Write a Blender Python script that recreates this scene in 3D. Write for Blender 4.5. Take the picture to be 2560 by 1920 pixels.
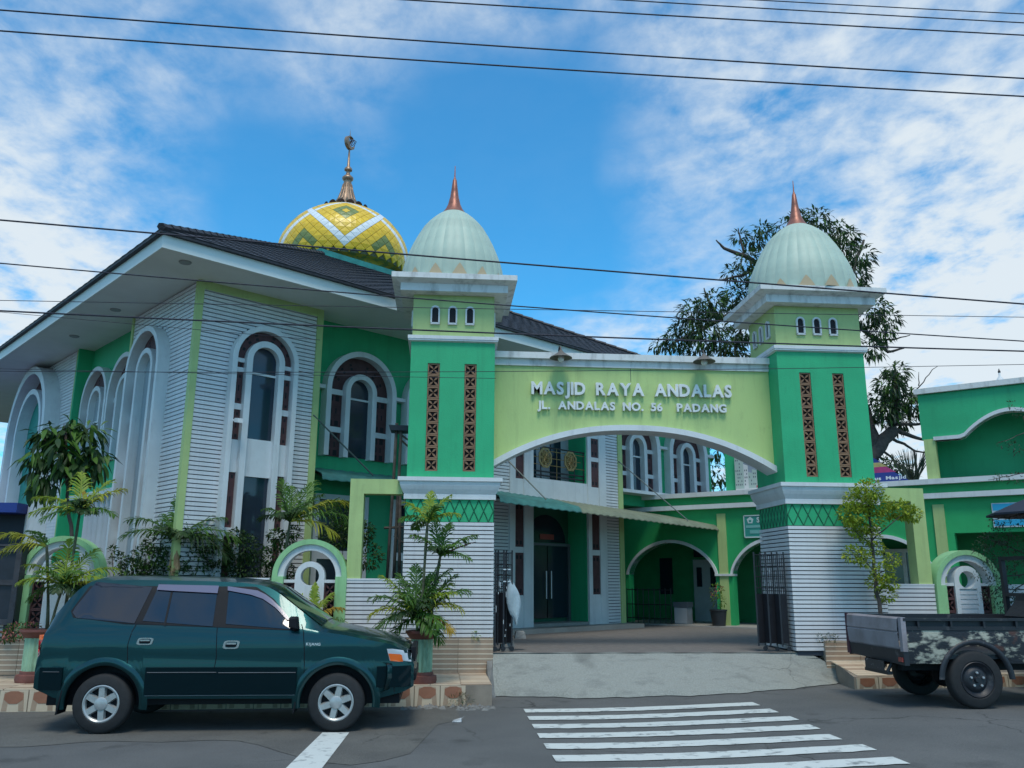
import bpy, math, random
from math import sin, cos, pi, radians, sqrt, atan, atan2
from mathutils import Vector, Matrix
random.seed(7)
sc = bpy.context.scene
for o in list(bpy.data.objects): bpy.data.objects.remove(o)
COL = sc.collection
# ------------------------------------------------------------------ camera
FPX = 2100.0; PSI = radians(4.63); TH = atan(490/2100); ROLL = radians(0.3); CAMH = 1.6
fwd = Vector((sin(PSI)*cos(TH), cos(PSI)*cos(TH), sin(TH)))
rgt = Vector((cos(PSI), -sin(PSI), 0)); upv = rgt.cross(fwd)
cr, sr = cos(ROLL), sin(ROLL)
R2 = cr*rgt + sr*upv; U2 = cr*upv - sr*rgt
CAM = Vector((0, 0, CAMH))
cd = bpy.data.cameras.new('camera'); co = bpy.data.objects.new('camera', cd); COL.objects.link(co)
cd.sensor_width = 36; cd.lens = 36*FPX/2560; cd.clip_start = .05; cd.clip_end = 3000
M = Matrix(((R2.x, U2.x, -fwd.x, 0), (R2.y, U2.y, -fwd.y, 0), (R2.z, U2.z, -fwd.z, CAMH), (0, 0, 0, 1)))
co.matrix_world = M; sc.camera = co
def ray(x, y): return fwd + R2*((x-1280)/FPX) + U2*((960-y)/FPX)
def onp(x, y, P0, n):
    d = ray(x, y); P0 = Vector(P0); n = Vector(n)
    return CAM + d*((P0-CAM).dot(n)/d.dot(n))
def onY(x, y, Y): return onp(x, y, (0, Y, 0), (0, 1, 0))
def onZ(x, y, z): return onp(x, y, (0, 0, z), (0, 0, 1))
# ------------------------------------------------------------------ sky, sun, exposure
SUN_EL, SUN_ROT = radians(64), radians(178)     # high, behind the camera, through thin cloud
w = bpy.data.worlds.new("World"); sc.world = w; w.use_nodes = True
nt = w.node_tree; nt.nodes.clear()
N = nt.nodes.new; L = nt.links.new
out = N('ShaderNodeOutputWorld'); bg = N('ShaderNodeBackground'); bg.inputs[1].default_value = .115
sky = N('ShaderNodeTexSky'); sky.sky_type = 'NISHITA'; sky.sun_disc = False
sky.sun_elevation = SUN_EL; sky.sun_rotation = SUN_ROT; sky.air_density = 1.0; sky.dust_density = .25; sky.ozone_density = 2.2
def mth(op, a, b=None, c=None, clamp=False):
    n = N('ShaderNodeMath'); n.operation = op; n.use_clamp = clamp
    for i, v in enumerate((a, b, c)):
        if v is None: continue
        if isinstance(v, (int, float)): n.inputs[i].default_value = v
        else: L(v, n.inputs[i])
    return n.outputs[0]
tc = N('ShaderNodeTexCoord'); dirv = tc.outputs['Generated']
sep = N('ShaderNodeSeparateXYZ'); L(dirv, sep.inputs[0])
den = mth('ADD', mth('MAXIMUM', sep.outputs[2], 0.0), .16)
comb = N('ShaderNodeCombineXYZ'); L(mth('DIVIDE', sep.outputs[0], den), comb.inputs[0]); L(mth('DIVIDE', sep.outputs[1], den), comb.inputs[1])
def noise(vec, scale, detail, rough, dist, off=(0, 0, 0), sc3=(1, 1, 1), rz=0):
    mp = N('ShaderNodeMapping'); L(vec, mp.inputs[0]); mp.inputs['Location'].default_value = off; mp.inputs['Scale'].default_value = sc3
    mp.inputs['Rotation'].default_value = (0, 0, rz)
    n = N('ShaderNodeTexNoise'); L(mp.outputs[0], n.inputs['Vector'])
    n.inputs['Scale'].default_value = scale; n.inputs['Detail'].default_value = detail
    n.inputs['Roughness'].default_value = rough; n.inputs['Distortion'].default_value = dist
    return n.outputs['Fac']
big = noise(comb.outputs[0], 1.6, 3, .5, .5, (3.1, .7, 0))
med = noise(comb.outputs[0], 4.2, 6, .58, .3, (1.3, 4.2, 0), (1, .8, 1), .5)
mot = noise(comb.outputs[0], 12, 7, .6, .2, (8, 2, 0), (1, .85, 1), .45)
cov = mth('ADD', mth('MULTIPLY', mth('SUBTRACT', big, .5), .9), .40)
# thicker banks (+) and open blue (-): direction, angular radius, weight
for (x, y, rad, wt) in [(1010, 430, 13, -.42), (1400, 430, 9, -.26), (620, 700, 8, -.20), (330, 60, 8, -.10), (100, 420, 11, .16), (520, 330, 7, .08), (1050, 60, 8, .22), (1600, 120, 10, .22),
                        (2350, 80, 11, .12), (2150, 430, 10, -.08), (2560, 800, 11, .42), (1650, 680, 8, .04), (2300, 950, 9, .44), (60, 880, 9, .16), (1500, 700, 7, .10)]:
    d = ray(x, y).normalized()
    dp = N('ShaderNodeVectorMath'); dp.operation = 'DOT_PRODUCT'; L(dirv, dp.inputs[0]); dp.inputs[1].default_value = d
    mr = N('ShaderNodeMapRange'); mr.interpolation_type = 'SMOOTHERSTEP'; L(dp.outputs['Value'], mr.inputs[0])
    mr.inputs[1].default_value = cos(radians(rad*1.5)); mr.inputs[2].default_value = 1.0
    mr.inputs[3].default_value = 0; mr.inputs[4].default_value = wt
    cov = mth('ADD', cov, mr.outputs[0])
cov = mth('MAXIMUM', mth('MINIMUM', cov, .95), .02)
tex = mth('ADD', mth('MULTIPLY', mth('SUBTRACT', mot, .5), 2.6), mth('MULTIPLY', mth('SUBTRACT', med, .5), 2.8))
alpha = mth('MULTIPLY', cov, mth('ADD', .86, tex))
alpha = mth('ADD', alpha, mth('MULTIPLY', mth('SUBTRACT', cov, .7), .9, clamp=True))
cl = N('ShaderNodeMapRange'); cl.interpolation_type = 'SMOOTHSTEP'; L(alpha, cl.inputs[0])
cl.inputs[1].default_value = -.12; cl.inputs[2].default_value = 1.02; cl.inputs[3].default_value = .0; cl.inputs[4].default_value = .95
tint = N('ShaderNodeMix'); tint.data_type = 'RGBA'; tint.blend_type = 'MULTIPLY'; tint.inputs[0].default_value = 1
L(sky.outputs[0], tint.inputs[6]); tint.inputs[7].default_value = (.19, .96, 1.24, 1)
cmix = N('ShaderNodeMix'); cmix.data_type = 'RGBA'; L(cl.outputs[0], cmix.inputs[0]); L(tint.outputs[2], cmix.inputs[6])
cmix.inputs[7].default_value = (4.45, 4.9, 5.2, 1)
L(cmix.outputs[2], bg.inputs[0]); L(bg.outputs[0], out.inputs[0])
sl = bpy.data.lights.new('sun', 'SUN'); sl.energy = 1.5; sl.angle = radians(20); sl.color = (1, .93, .80)
so = bpy.data.objects.new('sun', sl); COL.objects.link(so)
# direction towards the sun in world: sun_rotation is measured clockwise from +Y
sd = Vector((sin(SUN_ROT)*cos(SUN_EL), cos(SUN_ROT)*cos(SUN_EL), sin(SUN_EL)))
so.rotation_euler = sd.to_track_quat('Z', 'Y').to_euler()
vs = sc.view_settings; vs.view_transform = 'Standard'; vs.look = 'None'; vs.gamma = 1; vs.exposure = .60; vs.use_curve_mapping = False
sc.render.engine = 'CYCLES'
# ------------------------------------------------------------------ materials
MATS = {}
def mat(name, col, rough=.7, metal=0, var=.0, vscale=3, bump=0, bscale=60, col2=None, spec=.5, coat=0, vec=None, lo=.35, hi=.65, trans=0, rnd=0, streak=0, stretch=None, alpha=1, emit=None):
    if name in MATS: return MATS[name]
    m = bpy.data.materials.new(name); m.use_nodes = True; MATS[name] = m
    t = m.node_tree; b = t.nodes['Principled BSDF']
    b.inputs['Base Color'].default_value = (*col, 1); b.inputs['Roughness'].default_value = rough; b.inputs['Metallic'].default_value = metal
    b.inputs['Specular IOR Level'].default_value = spec; b.inputs['Coat Weight'].default_value = coat; b.inputs['Coat Roughness'].default_value = .04
    if alpha < 1: b.inputs['Alpha'].default_value = alpha
    tcn = t.nodes.new('ShaderNodeTexCoord'); v = tcn.outputs['Object']
    if stretch:
        mp = t.nodes.new('ShaderNodeMapping'); mp.inputs['Scale'].default_value = stretch; t.links.new(v, mp.inputs[0]); v = mp.outputs[0]
    if var or col2:
        n = t.nodes.new('ShaderNodeTexNoise'); n.inputs['Scale'].default_value = vscale; n.inputs['Detail'].default_value = 6; n.inputs['Roughness'].default_value = .62
        t.links.new(v, n.inputs['Vector'])
        mr = t.nodes.new('ShaderNodeMapRange'); t.links.new(n.outputs['Fac'], mr.inputs[0]); mr.inputs[1].default_value = lo; mr.inputs[2].default_value = hi
        mx = t.nodes.new('ShaderNodeMix'); mx.data_type = 'RGBA'; t.links.new(mr.outputs[0], mx.inputs[0])
        c2 = col2 or tuple(c*(1-var) for c in col); mx.inputs[6].default_value = (*col, 1); mx.inputs[7].default_value = (*c2, 1)
        t.links.new(mx.outputs[2], b.inputs['Base Color'])
    def dim(fac, amount):
        lk_ = b.inputs['Base Color'].links; m2 = t.nodes.new('ShaderNodeMix'); m2.data_type = 'RGBA'; m2.blend_type = 'MULTIPLY'
        t.links.new(fac, m2.inputs[0])
        if lk_: t.links.new(lk_[0].from_socket, m2.inputs[6])
        else: m2.inputs[6].default_value = (*col, 1)
        m2.inputs[7].default_value = (1-amount, 1-amount, 1-amount*.93, 1); t.links.new(m2.outputs[2], b.inputs['Base Color'])
    if streak:      # rain streaks and grime: long in z, narrow sideways
        for sc_, st_, lo_, hi_, am in ((2.2, (2.6, 2.6, .16), .52, .74, streak), (7, (1.2, 1.2, .5), .58, .72, streak*.6)):
            mp2 = t.nodes.new('ShaderNodeMapping'); mp2.inputs['Scale'].default_value = st_; t.links.new(tcn.outputs['Object'], mp2.inputs[0])
            n3 = t.nodes.new('ShaderNodeTexNoise'); n3.inputs['Scale'].default_value = sc_; n3.inputs['Detail'].default_value = 7; n3.inputs['Roughness'].default_value = .68; t.links.new(mp2.outputs[0], n3.inputs['Vector'])
            r3 = t.nodes.new('ShaderNodeMapRange'); t.links.new(n3.outputs['Fac'], r3.inputs[0]); r3.inputs[1].default_value = lo_; r3.inputs[2].default_value = hi_; dim(r3.outputs[0], am)
    if rnd:
        oi = t.nodes.new('ShaderNodeObjectInfo'); dim(oi.outputs['Random'], rnd)
    if bump:
        n2 = t.nodes.new('ShaderNodeTexNoise'); n2.inputs['Scale'].default_value = bscale; n2.inputs['Detail'].default_value = 4; t.links.new(v, n2.inputs['Vector'])
        bp = t.nodes.new('ShaderNodeBump'); bp.inputs['Strength'].default_value = bump; bp.inputs['Distance'].default_value = .02
        t.links.new(n2.outputs['Fac'], bp.inputs['Height']); t.links.new(bp.outputs[0], b.inputs['Normal'])
    return m
def leafmat(name, col, col2, rough=.5):
    if name in MATS: return MATS[name]
    m = bpy.data.materials.new(name); m.use_nodes = True; MATS[name] = m
    t = m.node_tree; b = t.nodes['Principled BSDF']; o = t.nodes['Material Output']
    g = t.nodes.new('ShaderNodeNewGeometry')
    mx = t.nodes.new('ShaderNodeMix'); mx.data_type = 'RGBA'; t.links.new(g.outputs['Random Per Island'], mx.inputs[0])
    mx.inputs[6].default_value = (*col, 1); mx.inputs[7].default_value = (*col2, 1)
    t.links.new(mx.outputs[2], b.inputs['Base Color']); b.inputs['Roughness'].default_value = rough; b.inputs['Specular IOR Level'].default_value = .3
    tr = t.nodes.new('ShaderNodeBsdfTranslucent'); t.links.new(mx.outputs[2], tr.inputs[0])
    ms = t.nodes.new('ShaderNodeMixShader'); ms.inputs[0].default_value = .3; t.links.new(b.outputs[0], ms.inputs[1]); t.links.new(tr.outputs[0], ms.inputs[2])
    t.links.new(ms.outputs[0], o.inputs[0]); return m
GREEN = mat('green_paint', (.024, .42, .185), .62, var=.16, vscale=1.1, bump=.12, bscale=45, streak=.20)
LIME = mat('lime_paint', (.44, .57, .23), .62, var=.16, vscale=1.3, bump=.1, bscale=45, streak=.20)
MINTF = mat('arch_green_paint', (.30, .58, .28), .6, var=.18, vscale=2, bump=.1, bscale=45, streak=.28)
WHITE = mat('white_paint', (.68, .71, .72), .6, var=.12, vscale=1.6, bump=.08, bscale=50, streak=.2)
CONC_W = mat('weathered_white', (.68, .69, .68), .75, col2=(.27, .28, .27), vscale=2.4, lo=.50, hi=.80, bump=.15, bscale=40, stretch=(2.5, 2.5, .8))
BOARD = mat('white_board', (.72, .735, .75), .5, var=.12, vscale=2.2, rnd=.10, streak=.16)
GAP = mat('board_gap', (.055, .065, .085), .8, var=.2)
BROWN = mat('vent_brown', (.31, .18, .105), .8, var=.3, vscale=8, bump=.2, bscale=30, rnd=.2)
MAROON = mat('vent_maroon', (.10, .042, .045), .75, var=.35, vscale=7, bump=.2, bscale=30)
DARK = mat('dark_hole', (.012, .012, .016), .8)
GLASS = mat('window_glass', (.02, .032, .05), .06, spec=.6)
GLASSD = mat('door_glass', (.012, .022, .035), .12, spec=.4)
ROOF = mat('roof_tile', (.030, .031, .042), .6, col2=(.012, .012, .016), vscale=9, bump=.3, bscale=40)
SOFFIT = mat('soffit_white', (.68, .72, .71), .7, var=.12, vscale=1.2)
COPPER = mat('copper', (.33, .125, .085), .42, metal=.35, var=.3, vscale=10)
BRONZE = mat('bronze', (.36, .24, .16), .4, metal=.45, var=.3, vscale=10)
DBRONZE = mat('dark_bronze', (.07, .035, .035), .5, metal=.3)
MINT = mat('dome_mint', (.45, .565, .47), .55, var=.16, vscale=2.5, streak=.12, rnd=.05)
ORANGE = mat('dome_orange', (.50, .385, .235), .5, var=.15)
DY = mat('dome_yellow', (.88, .56, .03), .34, var=.2, vscale=4)
DO = mat('dome_olive', (.22, .27, .075), .35, var=.2, vscale=4)
DW = mat('dome_white', (.78, .82, .84), .3, var=.1)
DG = mat('dome_green', (.10, .26, .12), .35)
TEAL = mat('teal_sheet', (.03, .27, .24), .45, var=.4, vscale=3)
STEEL = mat('letter_steel', (.80, .80, .77), .38, metal=.1, var=.12, vscale=10, rnd=.10)
BLACK = mat('black_iron', (.016, .018, .024), .5, var=.3, vscale=12)
CHIP = mat('bare_metal', (.65, .66, .68), .4, metal=.4)
TILEB = mat('beige_tile', (.43, .305, .215), .38, var=.22, vscale=3, bump=.06)
TILEB2 = mat('beige_tile_pale', (.64, .52, .385), .35, var=.2, vscale=3)
TILET = mat('terracotta_tile', (.36, .155, .09), .42, var=.25, vscale=4)
JOINT = mat('pale_joint', (.74, .62, .47), .6, var=.2)
GROUT = mat('grout', (.30, .25, .2), .85, var=.3)
CONC = mat('ramp_concrete', (.285, .30, .275), .85, col2=(.19, .20, .188), vscale=4.5, lo=.52, hi=.78, bump=.5, bscale=22, stretch=(.55, 1.6, 1))
CONCD = mat('old_concrete', (.22, .22, .21), .9, var=.4, vscale=5, bump=.6, bscale=20)
ASPH = mat('asphalt', (.15, .154, .152), .85, col2=(.115, .12, .12), vscale=.7, bump=.55, bscale=160, spec=.35)
ASPH2 = mat('asphalt_edge', (.15, .15, .138), .88, col2=(.11, .11, .104), vscale=1.1, bump=.5, bscale=120, spec=.3)
PAINT = mat('road_paint', (.56, .60, .58), .75, col2=(.20, .22, .225), vscale=7, lo=.54, hi=.68, bump=.3, bscale=80)
EARTH = mat('earth', (.105, .11, .095), .95, var=.4, vscale=.4)
def crackle(m, scale, wd, amt, oil=.35):
    t = m.node_tree; b = t.nodes['Principled BSDF']; tcn = t.nodes.new('ShaderNodeTexCoord')
    nz = t.nodes.new('ShaderNodeTexNoise'); nz.inputs['Scale'].default_value = 3; nz.inputs['Detail'].default_value = 4; t.links.new(tcn.outputs['Object'], nz.inputs['Vector'])
    mxv = t.nodes.new('ShaderNodeMix'); mxv.data_type = 'RGBA'; mxv.blend_type = 'ADD'; mxv.inputs[0].default_value = .35; t.links.new(tcn.outputs['Object'], mxv.inputs[6]); t.links.new(nz.outputs['Color'], mxv.inputs[7])
    vo = t.nodes.new('ShaderNodeTexVoronoi'); vo.feature = 'DISTANCE_TO_EDGE'; vo.inputs['Scale'].default_value = scale; t.links.new(mxv.outputs[2], vo.inputs['Vector'])
    r1 = t.nodes.new('ShaderNodeMapRange'); t.links.new(vo.outputs['Distance'], r1.inputs[0]); r1.inputs[1].default_value = 0; r1.inputs[2].default_value = wd; r1.inputs[3].default_value = 1; r1.inputs[4].default_value = 0
    ms = t.nodes.new('ShaderNodeTexNoise'); ms.inputs['Scale'].default_value = .5; t.links.new(tcn.outputs['Object'], ms.inputs['Vector'])
    r2 = t.nodes.new('ShaderNodeMapRange'); t.links.new(ms.outputs['Fac'], r2.inputs[0]); r2.inputs[1].default_value = .50; r2.inputs[2].default_value = .60
    mu = t.nodes.new('ShaderNodeMath'); mu.operation = 'MULTIPLY'; t.links.new(r1.outputs[0], mu.inputs[0]); t.links.new(r2.outputs[0], mu.inputs[1])
    gr = t.nodes.new('ShaderNodeTexNoise'); gr.inputs['Scale'].default_value = 70; gr.inputs['Detail'].default_value = 3; t.links.new(tcn.outputs['Object'], gr.inputs['Vector'])
    r3 = t.nodes.new('ShaderNodeMapRange'); t.links.new(gr.outputs['Fac'], r3.inputs[0]); r3.inputs[1].default_value = .35; r3.inputs[2].default_value = .7
    ol = t.nodes.new('ShaderNodeTexNoise'); ol.inputs['Scale'].default_value = 1.7; ol.inputs['Detail'].default_value = 5; t.links.new(tcn.outputs['Object'], ol.inputs['Vector'])
    r4 = t.nodes.new('ShaderNodeMapRange'); t.links.new(ol.outputs['Fac'], r4.inputs[0]); r4.inputs[1].default_value = .60; r4.inputs[2].default_value = .72
    for fac, am in ((mu.outputs[0], amt), (r3.outputs[0], .28), (r4.outputs[0], oil)):
        lk_ = b.inputs['Base Color'].links[0].from_socket; m2 = t.nodes.new('ShaderNodeMix'); m2.data_type = 'RGBA'; m2.blend_type = 'MULTIPLY'; t.links.new(fac, m2.inputs[0]); t.links.new(lk_, m2.inputs[6]); m2.inputs[7].default_value = (1-am, 1-am, 1-am, 1); t.links.new(m2.outputs[2], b.inputs['Base Color'])
crackle(ASPH, .55, .010, .6); crackle(ASPH2, .8, .012, .5); crackle(CONC, .7, .006, .45, .3)
# ------------------------------------------------------------------ mesh helpers
class MB:
    def __init__(s): s.v = []; s.f = []; s.m = []; s.cur = 0
    def add(s, vs, fs):
        b = len(s.v); s.v += [tuple(p) for p in vs]; s.f += [tuple(i+b for i in f) for f in fs]; s.m += [s.cur]*len(fs); return s
    def box(s, x0, x1, y0, y1, z0, z1):
        return s.add([(x0, y0, z0), (x1, y0, z0), (x1, y1, z0), (x0, y1, z0), (x0, y0, z1), (x1, y0, z1), (x1, y1, z1), (x0, y1, z1)],
                     [(0, 3, 2, 1), (4, 5, 6, 7), (0, 1, 5, 4), (1, 2, 6, 5), (2, 3, 7, 6), (3, 0, 4, 7)])
    def hexa(s, b4, t4):
        return s.add(list(b4)+list(t4), [(0, 3, 2, 1), (4, 5, 6, 7), (0, 1, 5, 4), (1, 2, 6, 5), (2, 3, 7, 6), (3, 0, 4, 7)])
    def prism(s, poly, y0, y1):          # polygon in x,z extruded along y
        n = len(poly)
        return s.add([(x, y0, z) for x, z in poly]+[(x, y1, z) for x, z in poly],
                     [tuple(range(n)), tuple(range(2*n-1, n-1, -1))]+[(i, i+n, (i+1) % n+n, (i+1) % n) for i in range(n)])
    def band(s, A, B, y0, y1, ends=True):   # solid between two polylines (x,z) of equal length
        n = len(A)
        vs = [(x, y0, z) for x, z in A]+[(x, y0, z) for x, z in B]+[(x, y1, z) for x, z in A]+[(x, y1, z) for x, z in B]
        fs = []
        for i in range(n-1):
            fs += [(i, i+1, n+i+1, n+i), (2*n+i, 3*n+i, 3*n+i+1, 2*n+i+1), (i, 2*n+i, 2*n+i+1, i+1), (n+i, n+i+1, 3*n+i+1, 3*n+i)]
        if ends: fs += [(0, n, 3*n, 2*n), (n-1, 3*n-1, 4*n-1, 2*n-1)]
        return s.add(vs, fs)
    def plate(s, poly, y): return s.add([(x, y, z) for x, z in poly], [tuple(range(len(poly)))])
    def tube(s, pts, r, n=8, cap=True):
        pts = [Vector(p) for p in pts]; rs = r if isinstance(r, (list, tuple)) else [r]*len(pts); vs = []; fs = []
        for i, p in enumerate(pts):
            t = (pts[min(i+1, len(pts)-1)]-pts[max(i-1, 0)]).normalized()
            a = t.cross(Vector((0, 0, 1)) if abs(t.z) < .95 else Vector((1, 0, 0))).normalized(); b = t.cross(a)
            vs += [p+(a*cos(2*pi*k/n)+b*sin(2*pi*k/n))*rs[i] for k in range(n)]
        for i in range(len(pts)-1):
            for k in range(n): fs.append((i*n+k, i*n+(k+1) % n, (i+1)*n+(k+1) % n, (i+1)*n+k))
        if cap: fs += [tuple(range(n-1, -1, -1)), tuple(range((len(pts)-1)*n, len(pts)*n))]
        return s.add(vs, fs)
    def lathe(s, prof, n=24, c=(0, 0, 0), axis='z', a0=0, a1=2*pi):
        vs = []; fs = []; full = abs(a1-a0-2*pi) < 1e-6; m = n if full else n+1
        for r, h in prof:
            for k in range(m):
                a = a0+(a1-a0)*k/n; u, v = r*cos(a), r*sin(a)
                vs.append((c[0]+u, c[1]+v, c[2]+h) if axis == 'z' else (c[0]+u, c[1]+h, c[2]+v))
        for i in range(len(prof)-1):
            for k in range(n):
                q = (i*m+k, i*m+(k+1) % m, (i+1)*m+(k+1) % m, (i+1)*m+k); fs.append(q if axis == 'z' else q[::-1])
        return s.add(vs, fs)
    def grid(s, rows):
        n = len(rows[0]); vs = [p for r in rows for p in r]; fs = []
        for i in range(len(rows)-1):
            for k in range(n-1): fs.append((i*n+k, i*n+k+1, (i+1)*n+k+1, (i+1)*n+k))
        return s.add(vs, fs)
    def mesh(s, name, mats, smooth=False, angle=None):
        me = bpy.data.meshes.new(name); me.from_pydata(s.v, [], s.f)
        for m in (mats if isinstance(mats, (list, tuple)) else [mats]): me.materials.append(m)
        me.polygons.foreach_set('material_index', s.m)
        if smooth: me.polygons.foreach_set('use_smooth', [True]*len(s.f))
        me.update()
        if angle: me.set_sharp_from_angle(angle=radians(angle))
        return me
    def build(s, name, mats, parent=None, loc=None, rot=None, smooth=False, angle=None, bev=0, kind=None, label=None):
        return put(name, s.mesh(name, mats, smooth, angle), parent, loc, rot, bev, kind, label)
def put(name, me, parent=None, loc=None, rot=None, bev=0, kind=None, label=None):
    o = bpy.data.objects.new(name, me); COL.objects.link(o)
    if parent: o.parent = parent
    if loc: o.location = loc
    if rot: o.rotation_euler = rot
    if bev:
        b = o.modifiers.new('bevel', 'BEVEL'); b.width = bev; b.segments = 2; b.limit_method = 'ANGLE'
    if kind: o['kind'] = kind
    if label: o['label'] = label
    return o
def thing(name, label, cat, loc=(0, 0, 0), rz=0, group=None):
    o = bpy.data.objects.new(name, None); COL.objects.link(o); o.location = loc; o.rotation_euler = (0, 0, rz); o.empty_display_size = .2
    return tag(o, label, cat, group)
def tag(o, label, cat, group=None):
    o['label'] = label; o['category'] = cat
    if group: o['group'] = group
    return o
def struct(o): o['kind'] = 'structure'; return o
def arch(r, zs, z0, n=20, c=0): return [(c-r, z0)]+[(c-r*cos(pi*i/n), zs+r*sin(pi*i/n)) for i in range(n+1)]+[(c+r, z0)]
def lerp(a, b, t): return a+(b-a)*t
def interp(tab, x):
    if x <= tab[0][0]: return tab[0][1]
    for (a, b), (c, d) in zip(tab, tab[1:]):
        if x <= c: return b+(d-b)*(x-a)/(c-a)
    return tab[-1][1]
def sm(a, b, x): t = min(1, max(0, (x-a)/(b-a))); return t*t*(3-2*t)
def roadz(x): return .125*sm(1.5, 6.5, x)
# ------------------------------------------------------------------ ground, road, pavement, ramp, courtyard
g = MB().add([(-600, -600, -.6), (600, -600, -.6), (600, 600, -.6), (-600, 600, -.6)], [(0, 1, 2, 3)]).build('ground', EARTH); struct(g)
g = MB(); xs = [-80, -20]+[-12+.5*i for i in range(60)]+[40, 80]
g.grid([[(x, y, roadz(x)-(.03 if y < -20 else 0)) for x in xs] for y in (-60, -12, -4, 0, 4, 8, 10, 11, 12.0, 13.0)])
road = struct(g.build('road', ASPH))
g = MB()      # paler patched strip along the kerb
g.grid([[(x, yb(x), roadz(x)+.004) for x in [-14+.25*i for i in range(58)]] for yb in (lambda x: 9.2+.12*sin(x*1.7)+.07*sin(x*5.1)-(1.2*sm(-2, -.6, x) if x < -.2 else .0)+1.2*sm(-1, .4, x), lambda x: 12.2)])
g.build('road_patch', ASPH2, road)
g = MB().add([(-90, 13.0, .4), (90, 13.0, .52), (90, 400, .52), (-90, 400, .4)], [(0, 1, 2, 3)]); struct(g.build('terrain', EARTH))
PAV = mat('courtyard_paving', (.20, .165, .145), .85, var=.3, vscale=2, bump=.3, bscale=30)
t = PAV.node_tree; bk = t.nodes.new('ShaderNodeTexBrick'); tcn = t.nodes.new('ShaderNodeTexCoord'); t.links.new(tcn.outputs['Object'], bk.inputs['Vector'])
bk.inputs['Scale'].default_value = 5; bk.inputs['Color1'].default_value = (.19, .172, .158, 1); bk.inputs['Color2'].default_value = (.14, .13, .122, 1); bk.inputs['Mortar'].default_value = (.10, .09, .085, 1)
t.links.new(bk.outputs['Color'], t.nodes['Principled BSDF'].inputs['Base Color'])
g = MB().add([(-7, 13.02, .545), (15, 13.02, .545), (15, 30, .56), (-7, 30, .56)], [(0, 1, 2, 3)]); struct(g.build('courtyard', PAV))
KY = lambda x: 11.595+.05*(x+.09)
# left pavement body and tiles
g = MB(); g.hexa([(-14, KY(-14), -.1), (.70, KY(.7), -.1), (.70, 12.99, -.1), (-14, 12.99, -.1)], [(-14, KY(-14), .255), (.70, KY(.7), .255), (.70, 12.99, .255), (-14, 12.99, .255)])
lp = struct(g.build('pavement', GROUT))
KR = lambda x: 12.117+.05*(x-5.87)
g = MB(); zr0 = lambda x: .285; zr1 = .42
g.hexa([(5.87, KR(5.87), -.1), (15, KR(15), -.1), (15, 12.99, -.1), (6.0, 12.99, -.1)], [(5.87, KR(5.87), .285), (15, KR(15), .285), (15, 12.99, zr1), (6.0, 12.99, zr1)])
rp = struct(g.build('pavement', GROUT))
def tilebox(w_, d_, h_, mt, nm): return MB().box(.004, w_-.004, .004, d_-.004, 0, h_).mesh(nm, mt)
tm = [tilebox(.40, .068, .012, m_, 'pavement_tile') for m_ in (TILEB2, TILEB, TILEB2)]
for i in range(17):
    for j in range(20):
        x = .69-.40*(i+1); y = KY(x)+.012+.068*j
        if y > 12.92: continue
        put('pavement_tile', random.choice(tm), lp, (x, y, .256))
tmr = [tilebox(.40, .1, .012, m_, 'pavement_tile') for m_ in (TILEB2, TILEB, TILEB2)]
for i in range(10):
    for j in range(9):
        x = 5.93+.40*i; y = KR(x+.2)+.012+.1*j
        if y > 12.88: continue
        put('pavement_tile', random.choice(tmr), rp, (x, y, .287+(y-KR(x))*(.135/.88)), (.152, 0, 0))
# kerb face tiles: beige squares with terracotta lozenges and diagonal bands
def kerbtile(wd, h, flip):
    b = MB(); b.box(.004, wd-.004, -.012, 0, .0, h-.004)
    b.cur = 1
    r = wd*.36; c = (wd*.0 if flip else wd)
    pts = [(wd/2+cos(a)*r*1.0, h*.70+sin(a)*r*.75) for a in [pi/8+k*pi/4 for k in range(8)]]
    pts = [(min(wd-.006, max(.006, x)), min(h-.012, z)) for x, z in pts]
    b.prism(pts, -.016, -.011)
    b.cur = 2
    for s_ in (-1, 1):
        x0 = wd/2+s_*wd*.30; b.prism([(x0-.03, .012), (x0+.03, .012), (x0+.03-s_*.02, h-.02), (x0-.03-s_*.02, h-.02)] if s_ > 0 else [(x0-.03, .012), (x0+.03, .012), (x0+.05, h-.02), (x0-.01, h-.02)], -.0145, -.011)
    return b.mesh('kerb_tile', [TILEB2, TILET, TILEB])
kt = [kerbtile(.33, .256, 0), kerbtile(.33, .165, 1)]
for i in range(24):
    x = .36-.335*(i+1)
    put('kerb_tile', kt[0], lp, (x, KY(x)-.001, 0), (0, 0, .05))
for i in range(13):
    x = 5.9+.335*i
    put('kerb_tile', kt[1], rp, (x, KR(x)-.001, roadz(x)-.005), (0, 0, .05))
# driveway ramp: curved slope with ragged lower edge
rows = []
nr = 14; nc = 40
for i in range(nr+1):
    t_ = i/nr; row = []
    for k in range(nc+1):
        s_ = k/nc
        xa = lerp(.79, 5.62, s_); xb = lerp(.76, 6.45, s_)
        jag = (.05*sin(s_*21)+.04*sin(s_*47+1)+.03*sin(s_*90))*(1-t_)**3
        yb = lerp(12.42, 12.12, sm(0, .4, s_))+.75*sm(.62, 1.0, s_)+jag
        x = lerp(xb, xa, t_**.8); y = lerp(yb, 13.05, t_)
        zb = roadz(x)+.006
        z = lerp(zb, .548, t_*.35+.65*sm(-.25, 1.15, t_)*1.0 if t_ < 1 else 1)+.004*sin(x*9+y*7)
        if t_ == 0: z = zb+.004
        row.append((x, y, z))
    rows.append(row)
g = MB(); g.grid(rows)
le = [r[0] for r in rows]; g.grid([[(p[0], p[1], p[2]) for p in le], [(p[0]-.01, p[1], -.05) for p in le]])
struct(g.build('driveway_ramp', CONC, smooth=True))
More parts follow.
